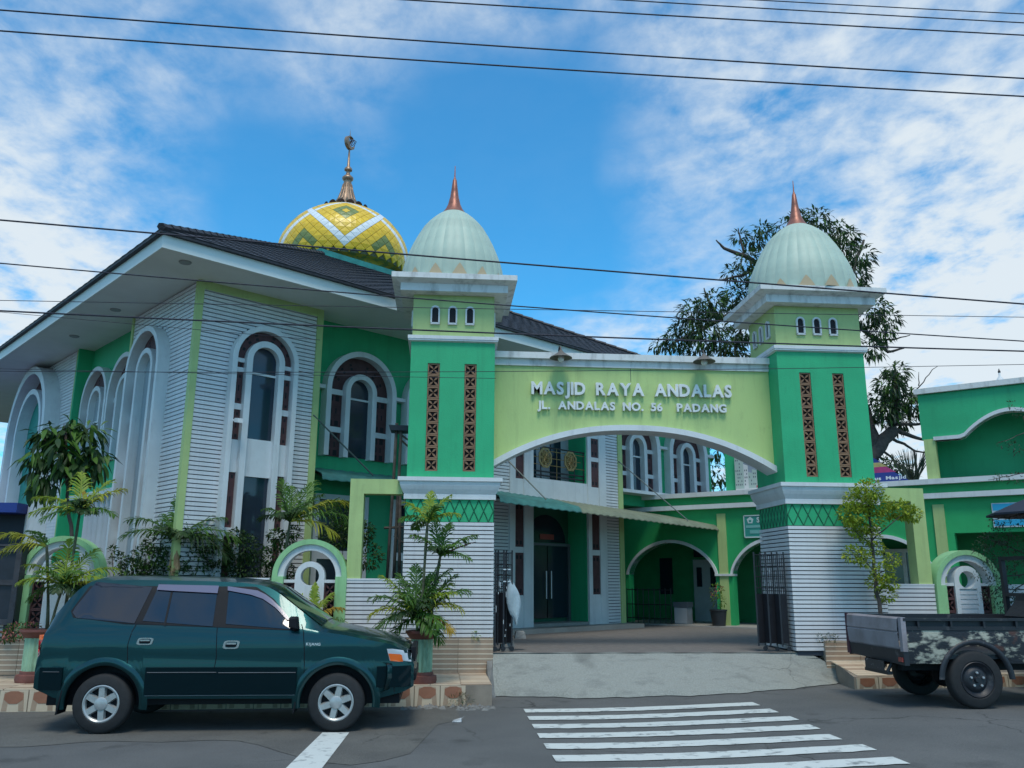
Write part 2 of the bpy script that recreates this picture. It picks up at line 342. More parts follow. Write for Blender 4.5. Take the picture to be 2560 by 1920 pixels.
g = MB(); g.hexa([(.66, 12.2, 0), (.80, 12.45, 0), (.80, 13.04, 0), (.66, 13.0, 0)], [(.69, 12.3, .09), (.77, 12.5, .12), (.80, 13.04, .5), (.70, 13.0, .47)])
struct(g.build('ramp_side', CONCD))
g = MB(); rb = random.Random(3)
for k in range(90):
    x = rb.uniform(-.45, .75); y = KY(x)-rb.uniform(.02, .42)*(1 if x > .1 else .7); r = rb.uniform(.01, .045)
    g.add([(x-r, y-r*.7, 0), (x+r, y-r*.6, 0), (x+r*.8, y+r, 0), (x-r*.9, y+r*.8, 0), (x, y, r*rb.uniform(.5, 1.2))], [(0, 1, 4), (1, 2, 4), (2, 3, 4), (3, 0, 4)])
o = g.build('rubble', CONCD); o['kind'] = 'stuff'; o['label'] = 'broken grey rubble along the kerb end by the ramp'
# painted markings
for i, (xl, xr) in enumerate(zip(((1308.5, 1773.6), (1318, 1792), (1330, 1813), (1343, 1836), (1359, 1861), (1377, 1885), (1398, 1917)),
                                 ((1918, 1766), (1966, 1784), (2020, 1804), (2076, 1827), (2144, 1858), (2226, 1883), (2305, 1915)))):
    a = onZ(xl[0], xl[1], .0); b_ = onZ(xr[0], xr[1], .09); th = .285
    ys = lerp(11.27, 7.80, i/6); xa, xb = a.x, b_.x; n_ = 24
    top = [(lerp(xa, xb, k/n_), ys+.008*random.uniform(-1, 1)) for k in range(n_+1)]; bot = [(x, y-th+.012*random.uniform(-1, 1)) for x, y in top]
    g = MB(); g.grid([[(x, y, roadz(x)+.008) for x, y in bot], [(x, y, roadz(x)+.008) for x, y in top]])
    g.build('crosswalk_stripe', PAINT, road)
p = [onZ(x, y, 0) for x, y in ((806, 1833), (873, 1833), (803, 1925), (712, 1925))]
p = [p[3], p[2], p[1], p[0]]
MB().add([(q.x, q.y, .008) for q in p], [(0, 1, 2, 3)]).build('lane_line', PAINT, road)
# ------------------------------------------------------------------ gateway
GW = thing('gateway', 'green and white arched mosque gateway with two domed towers and silver lettering', 'gateway', (0, 13, 0))
def vent_mesh(s, m, d=.05):
    b = MB(); h = s/2; f = s*.10
    for q in ((-h, h, h-f, h), (-h, h, -h, -h+f), (-h, -h+f, -h+f, h-f), (h-f, h, -h+f, h-f)): b.box(q[0], q[1], -d, 0, q[2], q[3])
    for a in (pi/4, 3*pi/4):
        c, s_ = cos(a), sin(a); L_ = (h-f)*1.36
        for sg in (1, -1):
            pl = [(0, -.0), (L_*.55, s*.085), (L_, s*.035), (L_, -s*.035), (L_*.55, -s*.085)]
            b.prism([(sg*(x*c-z*s_), sg*(x*s_+z*c)) for x, z in pl][::-1], -d*.8, -.004)
    b.cur = 1; b.box(-h+f*.5, h-f*.5, -.003, .002, -h+f*.5, h-f*.5)
    return b.mesh('vent_block', [m, DARK])
VENT = vent_mesh(.186, BROWN); VENTM = vent_mesh(.2, MAROON)
def slit(parent, x, z, y, rz, side=None):
    b = MB(); o_ = arch(.075, .24, 0, 10); i_ = arch(.05, .235, .03, 10); b.band(o_, i_, -.03, .0); b.box(-.075, .075, -.03, 0, 0, .03); b.cur = 1; b.plate(i_, -.002)
    return b.mesh('slit_window', [WHITE, DARK])
SLIT = slit(None, 0, 0, 0, 0)
def tower(cx, hw, dp, rd, dcx):
    P = GW; x0, x1 = cx-hw, cx+hw
    MB().box(x0+.02, x1-.02, .02, dp-.02, .5, 2.48).build('tower_base', GAP, P)
    nb = 28 if cx < 3 else 30; zb, zt = (.70 if cx < 3 else .565), 2.46; ph = (zt-zb)/nb
    bm_ = MB().box(x0-.012, x1+.012, -.012, dp+.012, 0, ph*.76).mesh('board', BOARD)
    for k in range(nb): put('board', bm_, P, (0, 0, zb+k*ph+ph*.12), bev=0)
    MB().box(x0, x1, 0, dp, 2.462, 2.80).build('frieze', GREEN, P)
    g = MB()
    def bars(ax, a0, a1, fix, n):
        for k in range(-1, n+1):
            for sg in (1, -1):
                p = a0+(a1-a0)*(k+.5)/n; q = p+sg*(a1-a0)/n*1.0
                if max(p, q) > a1+.001 or min(p, q) < a0-.001: 
                    # clip half bars
                    if sg > 0 and p < a0: t = (a0-p)/(q-p); pz, p = 2.465+.33*t, a0; qz = 2.795
                    elif sg < 0 and p > a1: t = (a1-p)/(q-p); pz, p = 2.465+.33*t, a1; qz = 2.795
                    elif q > a1: t = (a1-p)/(q-p); pz = 2.465; q = a1; qz = 2.465+.33*t
                    elif q < a0: t = (a0-p)/(q-p); pz = 2.465; q = a0; qz = 2.465+.33*t
                    if not (a0-.001 <= p <= a1+.001 and a0-.001 <= q <= a1+.001): continue
                else: pz, qz = 2.465, 2.795
                if ax == 'x': g.tube([(p, fix, pz), (q, fix, qz)], .009, 4)
                else: g.tube([(fix, p, pz), (fix, q, qz)], .009, 4)
    bars('x', x0, x1, -.003, 9); bars('y', 0, dp, x0-.003, 9); bars('y', 0, dp, x1+.003, 9)
    g.build('frieze_trim', mat('frieze_dark_green', (.012, .14, .07), .6), P)
    # lower cornice: square profile rings
    def ring(prof, nm, m, bev=0):
        b = MB(); n = len(prof)
        loops = [[(x0-o, -o, z), (x1+o, -o, z), (x1+o, dp+o, z), (x0-o, dp+o, z)] for o, z in prof]
        vs = [p for l in loops for p in l]; fs = []
        for i in range(n-1):
            for k in range(4): fs.append((i*4+k, i*4+(k+1) % 4, (i+1)*4+(k+1) % 4, (i+1)*4+k))
        fs += [(3, 2, 1, 0), tuple((n-1)*4+k for k in range(4))]
        b.add(vs, fs); return b.build(nm, m, P)
    ring([(.0, 2.80), (.035, 2.80), (.035, 2.87), (.03, 2.875), (.045, 2.90), (.072, 2.95), (.092, 3.0), (.10, 3.04), (.10, 3.065), (.13, 3.07), (.13, 3.13), (0, 3.132)], 'lower_cornice', WHITE)
    # green shaft with recessed vent strips
    g = MB(); vx = [(cx-.29*hw/.67*1.02 if False else v) for v in ()]
    va, vb = (cx-.30, cx+.285) if hw < .7 else (5.892, 6.453)
    vw = .097
    cuts = [x0, va-vw, va+vw, vb-vw, vb+vw, x1]
    zb1, zt1 = 3.235, 4.955
    for a, b_ in ((0, 1), (2, 3), (4, 5)): g.box(cuts[a], cuts[b_], 0, .1, 3.13, 5.31)
    for a, b_ in ((1, 2), (3, 4)): g.box(cuts[a], cuts[b_], 0.004, .1, 3.13, zb1); g.box(cuts[a], cuts[b_], 0, .1, zt1, 5.31)
    g.box(x0, x1, .1, dp, 3.13, 5.31); g.build('shaft', GREEN, P)
    for v in (va, vb):
        for k in range(9): put('vent_block', VENT, P, (v, .062, zb1+.0955+k*.191))
    ring([(0, 5.305), (.045, 5.32), (.045, 5.34), (.055, 5.345), (.055, 5.40), (.0, 5.41)], 'belt_cornice', WHITE)
    MB().box(x0+.015, x1-.015, .015, dp-.015, 5.40, 6.12).build('upper_shaft', LIME, P)
    for dx in (-.28, 0, .28): put('slit_window', SLIT, P, (cx+dx-.02, .013, 5.60))
    for dy in (.3, .6, .9):
        put('slit_window', SLIT, P, (x0+.013, dy, 5.60), (0, 0, -pi/2)); put('slit_window', SLIT, P, (x1-.013, dy, 5.60), (0, 0, pi/2))
    ring([(-.03, 6.10), (.19, 6.10), (.19, 6.225), (.33, 6.27), (.33, 6.355), (.32, 6.36), (-.1, 6.365)], 'upper_cornice', CONC_W)
    # ribbed egg dome: 18 gores
    NG = 28; cy = dp/2
    prof = [(1.0, 0), (1.0, .10), (.99, .21), (.965, .36), (.925, .50), (.87, .64), (.80, .79), (.71, .95), (.60, 1.12), (.51, 1.22), (.42, 1.30), (.33, 1.37), (.23, 1.43)]
    dome = MB().lathe([(r*rd*.97, z) for r, z in prof], 36).build('dome', MINT, P, (dcx, cy, 6.36), smooth=True)
    gore = MB(); rows = []
    for r, z in prof:
        row = []
        for k in range(7):
            a = (k/6-.5)*2*pi/NG; bul = 1+.015*(1-(2*k/6-1)**2)*min(1, r+.2)-.010
            row.append((r*rd*bul*cos(a), r*rd*bul*sin(a), z+.001))
        rows.append(row)
    gore.grid(rows); gm = gore.mesh('dome_panel', MINT, True)
    fl = MB(); rows = []
    for i in range(7):
        t = i/6; hwid = (1-t)**.85*1.25; z = .20*t+.004; r = rd*lerp(1.0, .985, t)
        rows.append([(r*(1.026+.0*abs(q))*cos(q*hwid*pi/NG), r*1.026*sin(q*hwid*pi/NG), z) for q in (-1, -.5, 0, .5, 1)])
    fl.grid(rows); fm = fl.mesh('dome_flame', ORANGE, True)
    for k in range(NG):
        a = 2*pi*k/NG-pi/2+.12
        put('dome_panel', gm, dome, (0, 0, 0), (0, 0, a))
        if k % 2 == 0: put('dome_flame', fm, dome, (0, 0, .0), (0, 0, a))
    MB().lathe([(.20, 0), (.215, .01), (.20, .03), (.15, .10), (.11, .19), (.085, .30), (.08, .305), (.06, .45), (.035, .66), (.03, .665), (.012, .72), (.006, .93), (.0, .94)], 20).build('finial', COPPER, P, (dcx, cy, 7.775), smooth=True, angle=40)
tower(.105, .67, 1.2, .875, .075)
tower(6.18, .745, 1.2, .925, 6.215)
# beam with the shallow arch
X0, X1 = .775, 5.435; yb0, yb1 = .40, .68
def arcz(x, zl, zm, zr):
    t = (x-X0)/(X1-X0); e = 2*t-1
    return lerp(zl, zr, t)+(zm-(zl+zr)/2)*(1-abs(e)**2.25)
n_ = 40; A_ = []; Bt = []; Bl = []
for i in range(n_+1):
    x = lerp(X0, X1, i/n_); A_.append((x, 5.05)); Bt.append((x, arcz(x, 3.46, 4.075, 3.44))); Bl.append((x, arcz(x, 3.355, 3.985, 3.335)))
LIMEW = mat('lime_weathered', (.44, .58, .22), .65, streak=.22, col2=(.33, .44, .18), vscale=1.1, lo=.45, hi=.85, bump=.1, bscale=40, stretch=(1.6, 1, .45))
MB().band(A_, Bt, yb0, yb1).build('beam', LIMEW, GW)
MB().band(Bt, Bl, yb0-.10, yb1+.06).build('arch_trim', WHITE, GW, smooth=False)
g = MB(); g.box(X0+.002, X1-.002, yb0-.03, yb1+.03, 5.05, 5.165); g.box(X0+.002, X1-.002, yb0-.09, yb1+.09, 5.165, 5.27)
g.build('beam_coping', CONC_W, GW)
MB().box(3.065, 3.073, yb0-.003, yb0+.01, 4.82, 5.05).build('beam_crack', GAP, GW)
# raised letters
dg = bpy.context.evaluated_depsgraph_get()
LM = {}
def letter_mesh(ch, size, off, ext, m, nm='letter'):
    key = (ch, size, off, m.name)
    if key in LM: return LM[key]
    cu = bpy.data.curves.new('t', 'FONT'); cu.body = ch; cu.size = size; cu.offset = off; cu.extrude = ext; cu.resolution_u = 3
    o = bpy.data.objects.new('t', cu); COL.objects.link(o); bpy.context.view_layer.update()
    me = bpy.data.meshes.new_from_object(o.evaluated_get(bpy.context.evaluated_depsgraph_get()))
    bpy.data.objects.remove(o); me.name = nm; me.materials.clear(); me.materials.append(m)
    xs = [v.co.x for v in me.vertices]; x0 = min(xs); w_ = max(xs)-x0
    for v in me.vertices: v.co.x -= x0
    LM[key] = (me, w_); return LM[key]
def write(text, x0, x1, zl, zr, h, y, parent, m, rot=(pi/2, 0, 0), ext=.028, gap=.24, space=.62, bold=.034, nm='letter', at=None):
    size = h/.72; ws = []
    tot = 0
    for ch in text:
        if ch == ' ': ws.append(None); tot += space*size
        else: me, w_ = letter_mesh(ch, size, bold*size, ext, m, nm); ws.append((me, w_)); tot += w_+gap*.3*size
    k = (x1-x0)/tot; x = x0
    for q in ws:
        if q is None: x += space*size*k; continue
        me, w_ = q
        o = put(nm, me, parent, (at(x, lerp(zl, zr, (x-x0)/(x1-x0))) if at else (x, y, lerp(zl, zr, (x-x0)/(x1-x0)))), rot); o.scale = (k, 1, 1); x += (w_+gap*.3*size)*k
write('MASJID RAYA ANDALAS', 1.40, 4.78, 4.572, 4.590, .205, yb0-.036, GW, STEEL)
write('JL. ANDALAS NO. 56  PADANG', 1.50, 4.67, 4.325, 4.330, .132, yb0-.034, GW, STEEL)
# gooseneck lamps on the coping
def beam_lamp(x, label):
    t = thing('beam_lamp', label, 'lamp', (x, 13+yb0-.09, 5.27), group='lamps on the gateway beam'); t.scale = (1.2, 1.2, 1.1)
    MB().tube([(0, .05, 0), (0, .05, .06), (0, .0, .09), (0, -.10, .06), (0, -.13, -.01)], .012, 6).build('arm', BLACK, t)
    MB().lathe([(.02, 0), (.035, -.03), (.09, -.075), (.15, -.115), (.155, -.125), (.14, -.12), (.03, -.05)], 16, (0, -.13, 0)).build('lamp_shade', mat('lamp_shade', (.16, .14, .12), .6, var=.4), t, smooth=True)
    MB().lathe([(.02, -.05), (.04, -.10), (.045, -.14), (.03, -.175), (0, -.185)], 12, (0, -.13, 0)).build('bulb', mat('bulb', (.7, .7, .66), .3), t, smooth=True)
beam_lamp(1.865, 'rusty shaded lamp on the gateway coping above the word MASJID')
beam_lamp(4.255, 'rusty shaded lamp on the gateway coping above the word ANDALAS')
# ------------------------------------------------------------------ boundary walls
def board_run(P, x0, x1, z0, z1, y=0, ph=.0629, nm='board', th=.16):
    n = int(round((z1-z0)/ph)); ph = (z1-z0)/n
    MB().box(x0+.004, x1-.004, y+.014, y+th-.01, z0-.1, z1-.01).build('wall_core', GAP, P)
    me = MB().box(x0, x1, y, y+th, 0, ph*.76).mesh(nm, BOARD)
    for k in range(n): put(nm, me, P, (0, 0, z0+k*ph+ph*.12))
    MB().box(x0-.001, x1+.001, y-.006, y+th+.006, z1-.012, z1+.012).build('wall_cap', BOARD, P)
def plinth(P, x0, x1, z0, z1, lip=.05, rows=7):
    MB().box(x0, x1, -lip+.012, .2, z0-.2, z1-.004).build('plinth_core', GROUT, P)
    h = (z1-z0)/rows; n = max(1, int(round((x1-x0)/.53))); w_ = (x1-x0)/n
    ms = [MB().box(.003, w_-.003, -lip-.001, -lip+.02, .0, h-.017).mesh('plinth_tile', m_) for m_ in (TILEB, TILEB)]
    ms2 = MB().box(.003, w_-.003, -lip-.004, -lip+.02, h-.017, h).mesh('tile_joint', JOINT)
    for i in range(n):
        for j in range(rows):
            put('plinth_tile', ms[(i*3+j*5) % 2], P, (x0+i*w_, random.uniform(-.002, .002), z0+j*h))
            put('tile_joint', ms2, P, (x0+i*w_, 0, z0+j*h))
    nb = MB().box(x0, x1, -lip-.004, .0, z1-.004, z1+.006).build('plinth_cap', TILEB, P)
def arch_module(P, cx, hole_style, zs=1.66, ro=.55, zt=None):
    z0 = .76
    g = MB(); g.band(arch(ro, zs, z0, 28, cx), arch(ro-.075, zs, z0, 28, cx), -.05, .24)
    g.band([(cx-ro+.07, z0), (cx-ro+.07, zs-.0)], [(cx-ro+.165, z0), (cx-ro+.165, zs)], -.046, .236)
    g.band([(cx+ro-.165, z0), (cx+ro-.165, zs)], [(cx+ro-.07, z0), (cx+ro-.07, zs)], -.046, .236)
    g.build('arch_ring', MINTF, P)
    half = [(cx-(ro-.075)*cos(pi*i/24), zs+(ro-.075)*sin(pi*i/24)) for i in range(25)]; half2 = [(cx-(ro-.165)*cos(pi*i/24), zs+(ro-.165)*sin(pi*i/24)) for i in range(25)]
    MB().band(half, half2, -.01, .20).build('inner_ring', WHITE, P)
    # keyhole slab
    rk = .215; zk = 1.64
    g = MB(); circ = lambda r, k: (cx+r*sin(2*pi*k/32), zk+r*cos(2*pi*k/32))
    o_ = [circ(rk, k) for k in range(-8, 9)]; i_ = [circ(.135, k) for k in range(-8, 9)]
    g.band(o_, i_, .0, .2, ends=False)
    lo_ = [circ(.135, k) for k in range(8, 25)]; lo_o = [(cx+rk*cos(pi*k/16), zk-.145) for k in range(17)]
    g.band([(cx+lerp(rk, -rk, k/16), (zk if k in (0, 16) else zk-.14)) if False else (cx+lerp(rk, -rk, k/16), zk-.14) for k in range(17)], lo_, .0, .2, ends=False)
    g.prism([(cx+rk, zk), (cx+.135, zk), (cx+rk, zk-.14)], .0, .2); g.prism([(cx-rk, zk), (cx-rk, zk-.14), (cx-.135, zk)], .0, .2)
    if hole_style == 'slats':
        g.box(cx-rk, cx-rk+.07, .0, .2, z0, zk-.14); g.box(cx+rk-.07, cx+rk, .0, .2, z0, zk-.14); g.box(cx-rk+.07, cx+rk-.07, .03, .19, z0, zk-.14)
        g.build('keyhole_slab', WHITE, P)
        sl_ = MB().box(cx-rk+.07, cx+rk-.07, .012, .035, 0, .055).mesh('slat', BOARD)
        for k in range(10): put('slat', sl_, P, (0, 0, z0+k*.072+.008))
    else:
        g.box(cx-rk, cx+rk, .0, .2, z0, zk-.14); g.build('keyhole_slab', WHITE, P)
    for sg in (-1, 1):
        a = cx+sg*rk; b_ = cx+sg*(ro-.165); xa, xb = min(a, b_), max(a, b_); w_ = xb-xa
        MB().box(xa, xb, .02, .18, 1.545, 1.59).build('ledge', WHITE, P)
        MB().box(xa+.002, xb-.002, .10, .15, z0, 1.545).build('vent_backing', DARK, P)
        for k in range(4):
            o = put('vent_block', VENTM, P, ((xa+xb)/2, .085, z0+.098+k*.196)); o.scale = (w_/.2*.98, 1, .97)
def portal(P, xp0, xp1, xt, zb, zt, y0=.02, y1=.26):
    g = MB(); xa, xb = min(xp0, xt), max(xp1, xt)
    g.box(xp0, xp1, y0, y1, 1.50, zb); g.box(xa, xb, y0, y1, zb, zt); g.build('portal_frame', LIME, P)
LW = thing('boundary_wall', 'white boarded boundary wall on beige plinth left of the gateway, with two green arches', 'wall', (0, 13, 0))
plinth(LW, -8.0, .79, .268, .755)
board_run(LW, -1.40, -.578, .77, 1.60); board_run(LW, -4.93, -2.53, .77, 1.60); board_run(LW, -8.0, -6.06, .77, 1.60)
arch_module(LW, -1.945, 'plain', 1.635, .545); arch_module(LW, -5.50, 'plain', 1.635, .56)
portal(LW, -1.415, -1.205, -.62, 2.875, 3.10)
RW = thing('boundary_wall', 'white boarded boundary wall on beige plinth right of the gateway, with one slatted keyhole arch', 'wall', (0, 13, 0))
plinth(RW, 5.86, 13.0, .30, .715, rows=6)
board_run(RW, 6.94, 7.735, .73, 1.56); board_run(RW, 8.86, 13.0, .73, 1.56)
arch_module(RW, 8.29, 'slats', 1.555, .545)
portal(RW, 7.50, 7.725, 6.95, 2.86, 3.075)
# ------------------------------------------------------------------ folded iron gates and things by them
def fold_gate(x, y, lean, label, n, wd):
    t = thing('folding_gate', label, 'gate', (x, y, .55), lean, 'folded black iron gates')
    pm = MB(); pm.box(-.012, .012, -.012, .012, .08, 1.50)
    bar = pm.mesh('upright', BLACK)
    for k in range(n):
        a = k/(n-1); px = lerp(0, wd, a); py = .12*(k % 2)
        put('upright', bar, t, (px, py, 0))
        if k < n-1:
            qx = lerp(0, wd, (k+1)/(n-1)); qy = .12*((k+1) % 2)
            g = MB(); g.hexa([(px, py, .12), (qx, qy, .12), (qx, qy+.012, .12), (px, py+.012, .12)], [(px, py, .86), (qx, qy, .86), (qx, qy+.012, .86), (px, py+.012, .86)])
            for z in (.95, 1.12, 1.28, 1.46): g.tube([(px, py, z), (qx, qy, z)], .008, 5)
            for f_ in (.33, .66): g.tube([(lerp(px, qx, f_), lerp(py, qy, f_), .86), (lerp(px, qx, f_), lerp(py, qy, f_), 1.46)], .006, 5)
            g.build('leaf_panel', BLACK, t)
        if k % 2 == 0: MB().lathe([(0, -.02), (.035, -.02), (.035, .02), (0, .02)], 12, (px, py, .04), 'y').build('wheel', BLACK, t)
    g = MB(); rr = random.Random(n)
    for k in range(2):
        for z in (1.02, 1.20): g.box(wd*.45+k*.07, wd*.45+k*.07+.045, -.03, -.02, z, z+.016)
    g.build('latch', CHIP, t)
    g = MB()
    for k in range(14): x_ = rr.uniform(.0, wd); z = rr.uniform(.2, 1.0); g.box(x_, x_+.008, -.022, -.016, z, z+rr.uniform(.02, .10))
    g.build('bare_patch', CHIP, t)
    return t
fold_gate(.83, 13.22, .12, 'folded black iron gate leaf against the left gateway tower', 5, .26)
fold_gate(5.36, 13.10, 2.7, 'folded black iron gate leaf with bare metal spots against the right tower', 6, .44)
BAG = mat('plastic_film', (.50, .62, .68), .25, var=.2, vscale=6, alpha=.72, bump=.6, bscale=9)
rows = []
for i in range(10):
    t = i/9; z = 1.60-.66*t; wv = .015+.14*sin(pi*min(1, t*1.05))**.8*(1 if t < .8 else .75); cx_ = 1.06+.10*t
    rows.append([(cx_+wv*cos(a)*(.7+.1*sin(3*a+5*t)), 13.25+.05*sin(a)*(1+.4*sin(4*a+9*t))*min(1, t*4+.1), z+.02*sin(2*a)) for a in [2*pi*k/14 for k in range(15)]])
tag(MB().grid(rows).build('plastic_bag', BAG, smooth=True), 'translucent pale blue plastic bag hanging from the left iron gate', 'bag')
g = MB(); rr = random.Random(4)
for k in range(4):
    c = (1.02+rr.uniform(-.1, .25), 13.45+rr.uniform(-.05, .1), .6+.06*k); s_ = .09
    g.hexa([(c[0]-s_, c[1]-s_, c[2]-.06), (c[0]+s_, c[1]-s_*.7, c[2]-.06), (c[0]+s_*.9, c[1]+s_, c[2]-.06), (c[0]-s_, c[1]+s_, c[2]-.06)], [(c[0]-s_*.7, c[1]-s_*.6, c[2]+.05), (c[0]+s_*.8, c[1]-s_*.6, c[2]+.03), (c[0]+s_*.6, c[1]+s_*.7, c[2]+.05), (c[0]-s_*.8, c[1]+s_*.8, c[2]+.04)])
tag(g.build('stone_block', CONCD), 'broken brown stone blocks wedged at the foot of the left gate', 'stone')
# ------------------------------------------------------------------ mosque (local x along the right facade, y along the left facade)
Ad = Vector((sin(radians(51)), cos(radians(51)), 0)); nA = Vector((Ad.y, -Ad.x, 0)); Bd = -nA
C0 = Vector((-4.035, 13.353, 0)); RZ = atan2(Ad.y, Ad.x)
MQ = thing('mosque', 'large white and green mosque with dark tiled roof and yellow patterned dome', 'mosque', C0, RZ)
def mw(u, v, z): return C0+Ad*u+Bd*v+Vector((0, 0, z))
FZ = .55; WT = 6.35
MB().box(.03, 2.20, .03, 2.80, FZ, WT).build('wall', GAP, MQ, label='corner bay core behind white boards')
MB().box(2.2, 6.42, .5, 3, FZ, WT).build('wall', GREEN, MQ, label='recessed green wall left of the entrance bay'); MB().box(10.7, 15.4, .5, 3, 3.45, WT).build('wall', GREEN, MQ, label='recessed green wall right of the entrance bay')
MB().box(.27, 3, 2.85, 6.05, FZ, WT).build('wall', GREEN, MQ, label='recessed green wall of the left facade')
MB().box(.03, 3, 5.98, 10.36, FZ, WT).build('wall', WHITE, MQ)
MB().box(3.0, 10.7, 3.0, 15.0, FZ, WT).build('inner_wall', GREEN, MQ)
# corner strips
g = MB(); s_ = .075
for q in ((-.03, s_, -.03, s_), (2.18, 2.30, -.03, .5), (-.03, .28, 2.80, 2.88), (-.03, .0, 5.99, 6.03), (6.27, 6.42, -.03, .5), (10.59, 10.75, -.03, .5)): MB().box(*q, FZ, WT).build('corner_strip', LIME, MQ)
MB().box(s_, 2.18, -.02, .03, WT-.14, WT).build('top_strip', LIME, MQ)
MB().box(-.026, .28, 5.92, 5.99, FZ, WT).build('return_wall', GREEN, MQ)
# boards of the corner bay
PH = .0700; zb = 1.5
def hole(z, c, r, zs): 
    if z <= zs: return r
    d = z-zs
    return sqrt(r*r-d*d) if d < r else None
BM = {}
def mboard(axis, a, b_, z, par, nm='board'):
    if b_-a < .02: return
    key = (axis, round(a, 2), round(b_, 2))
    if key not in BM:
        g = MB()
        if axis == 'x': g.box(a, b_, -.005, .03, 0, PH*.78)
        else: g.box(-.005, .03, a, b_, 0, PH*.78)
        BM[key] = g.mesh(nm, BOARD)
    put(nm, BM[key], par, (0, 0, z))
stuffb = MB(); cnt = 0
k = 0
while True:
    z = FZ+.05+k*PH; k += 1
    if z+PH > WT+.005: break
    zc_ = z+PH*.4
    segs = []
    h = hole(zc_, 1.2, .60, 5.17)
    segs += [('x', s_, 2.18)] if h is None else [('x', s_, 1.2-h), ('x', 1.2+h, 2.18)]
    h = hole(zc_, 1.70, .76, 5.12)
    segs += [('y', s_, 2.80)] if h is None else [('y', s_, 1.70-h), ('y', 1.70+h, 2.80)]
    for ax, a, b_ in segs:
        if z > 1.85 and cnt < 296: mboard(ax, a, b_, z, MQ); cnt += 1
        elif ax == 'x': stuffb.box(a, b_, -.005, .03, z, z+PH*.78)
        else: stuffb.box(-.005, .03, a, b_, z, z+PH*.78)
    # entrance bay and far bay boards
    for a, b_ in ((6.42, 6.98), (10.12, 10.59)): stuffb.box(a, b_, -.005, .03, z, z+PH*.78)
    h = hole(zc_, 8.3, 1.53, 4.78)
    for a, b_ in ([(6.01, 10.33)] if h is None else [(6.01, 8.3-h), (8.3+h, 10.33)]): stuffb.box(-.012, .025, a, b_, z, z+PH*.78)
o = stuffb.build('board_rows', BOARD, MQ); o['kind'] = 'stuff'
# windows
def window(loc, rz, zs, ro, to, po, ri, ti, pi_, zf, vents, bars, glasses, y_g=.0, sill=None, label=None, cross=None, vm=MAROON, gl=GLASS, white=WHITE):
    """arched window in its own frame: x along wall, -y outwards; frame part with glass, vents as sub-parts"""
    g = MB(); g.band(arch(ro, zs, zf, 24), arch(ro-to, zs, zf, 24), -po, .02)
    g.band(arch(ri, zs, zf, 20), arch(ri-ti, zs, zf, 20), -pi_, .02)
    for z0, z1 in bars: g.box(-ro+to, -ri, -.045, .0, z0, z1); g.box(ri, ro-to, -.045, .0, z0, z1)
    if sill: g.box(-ri+ti, ri-ti, -.06, .0, *sill)
    f = g.build('window', white, MQ, loc, (0, 0, rz), label=label)
    for z0, z1 in vents:
        for sg in (-1, 1):
            a, b_ = sorted((sg*ri, sg*(ro-to)))
            v = MB(); w_ = b_-a; v.box(a+.003, b_-.003, -.020, 0, z0, z1); v.cur = 1
            n = 2; hs = w_/5
            rowsz = [z0+.07, z1-.07] if z1-z0 > .3 else [(z0+z1)/2]
            for zz in rowsz:
                for q in (.30, .70): v.box(a+w_*q-hs*.6, a+w_*q+hs*.6, -.0215, -.019, zz-hs*.75, zz+hs*.75)
            for q in (.35, .65): v.box(a+w_*q-.012, a+w_*q+.012, -.0212, -.019, (z0+z1)/2-.05, (z0+z1)/2+.05)
            v.build('vent_panel', [vm, DARK], f)
    v = MB(); half = lambda r: [(-r*cos(pi*i/20), zs+r*sin(pi*i/20)) for i in range(21)]
    v.band(half(ro-to), half(ri), -.018, 0); v.cur = 1
    rm = (ro-to+ri)/2
    for a in (25, 48, 70, 110, 132, 155):
        for rr_ in (rm-.03, rm+.045):
            ca, sa = -cos(radians(a)), sin(radians(a)); px, pz = rr_*ca, zs+rr_*sa; t1 = .022
            v.prism([(px+ca*t1-sa*t1*-1.2, pz+sa*t1-ca*t1*1.2) , (px+ca*t1-sa*t1*1.2, pz+sa*t1+ca*t1*1.2), (px-ca*t1-sa*t1*1.2, pz-sa*t1+ca*t1*1.2), (px-ca*t1+sa*t1*1.2, pz-sa*t1-ca*t1*1.2)][::-1], -.0195, -.017)
    v.build('vent_panel', [vm, DARK], f)
    rg = ri-ti
    for z0, z1, top in glasses:
        v = MB()
        if top: v.plate([(rg, z0)]+[(rg*cos(pi*i/16), zs+rg*sin(pi*i/16)) for i in range(17)]+[(-rg, z0)], -.012)
        else: v.plate([(-rg, z0), (rg, z0), (rg, z1), (-rg, z1)][::-1] and [(rg, z0), (rg, z1), (-rg, z1), (-rg, z0)], -.012)
        v.build('glass', gl, f)
    for z in (cross or []): MB().box(-rg, rg, -.035, -.01, z-.018, z+.018).build('glazing_bar', white, f)
    return f
NB = [(5.10, 5.17), (4.93, 5.01), (4.30, 4.40), (3.27, 3.80), (2.25, 2.39)]
window((1.2, .0, 0), 0, 5.17, .60, .085, .15, .345, .105, .13, FZ, [(5.01, 5.10), (4.40, 4.93), (3.80, 4.30), (2.39, 3.27), (1.3, 2.25)], NB,
       [(3.84, 5.17, True), (1.3, 3.22, False)], cross=[4.95], sill=(3.22, 3.84))
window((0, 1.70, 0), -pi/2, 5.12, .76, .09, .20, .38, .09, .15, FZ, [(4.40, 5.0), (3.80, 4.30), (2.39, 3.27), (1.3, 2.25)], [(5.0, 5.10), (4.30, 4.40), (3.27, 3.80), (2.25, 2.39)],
       [(.8, 5.10, True)], cross=[], gl=mat('painted_sheen_glass', (.30, .36, .39), .08, spec=.8))  # pale base colour stands in for sky reflected at a grazing angle
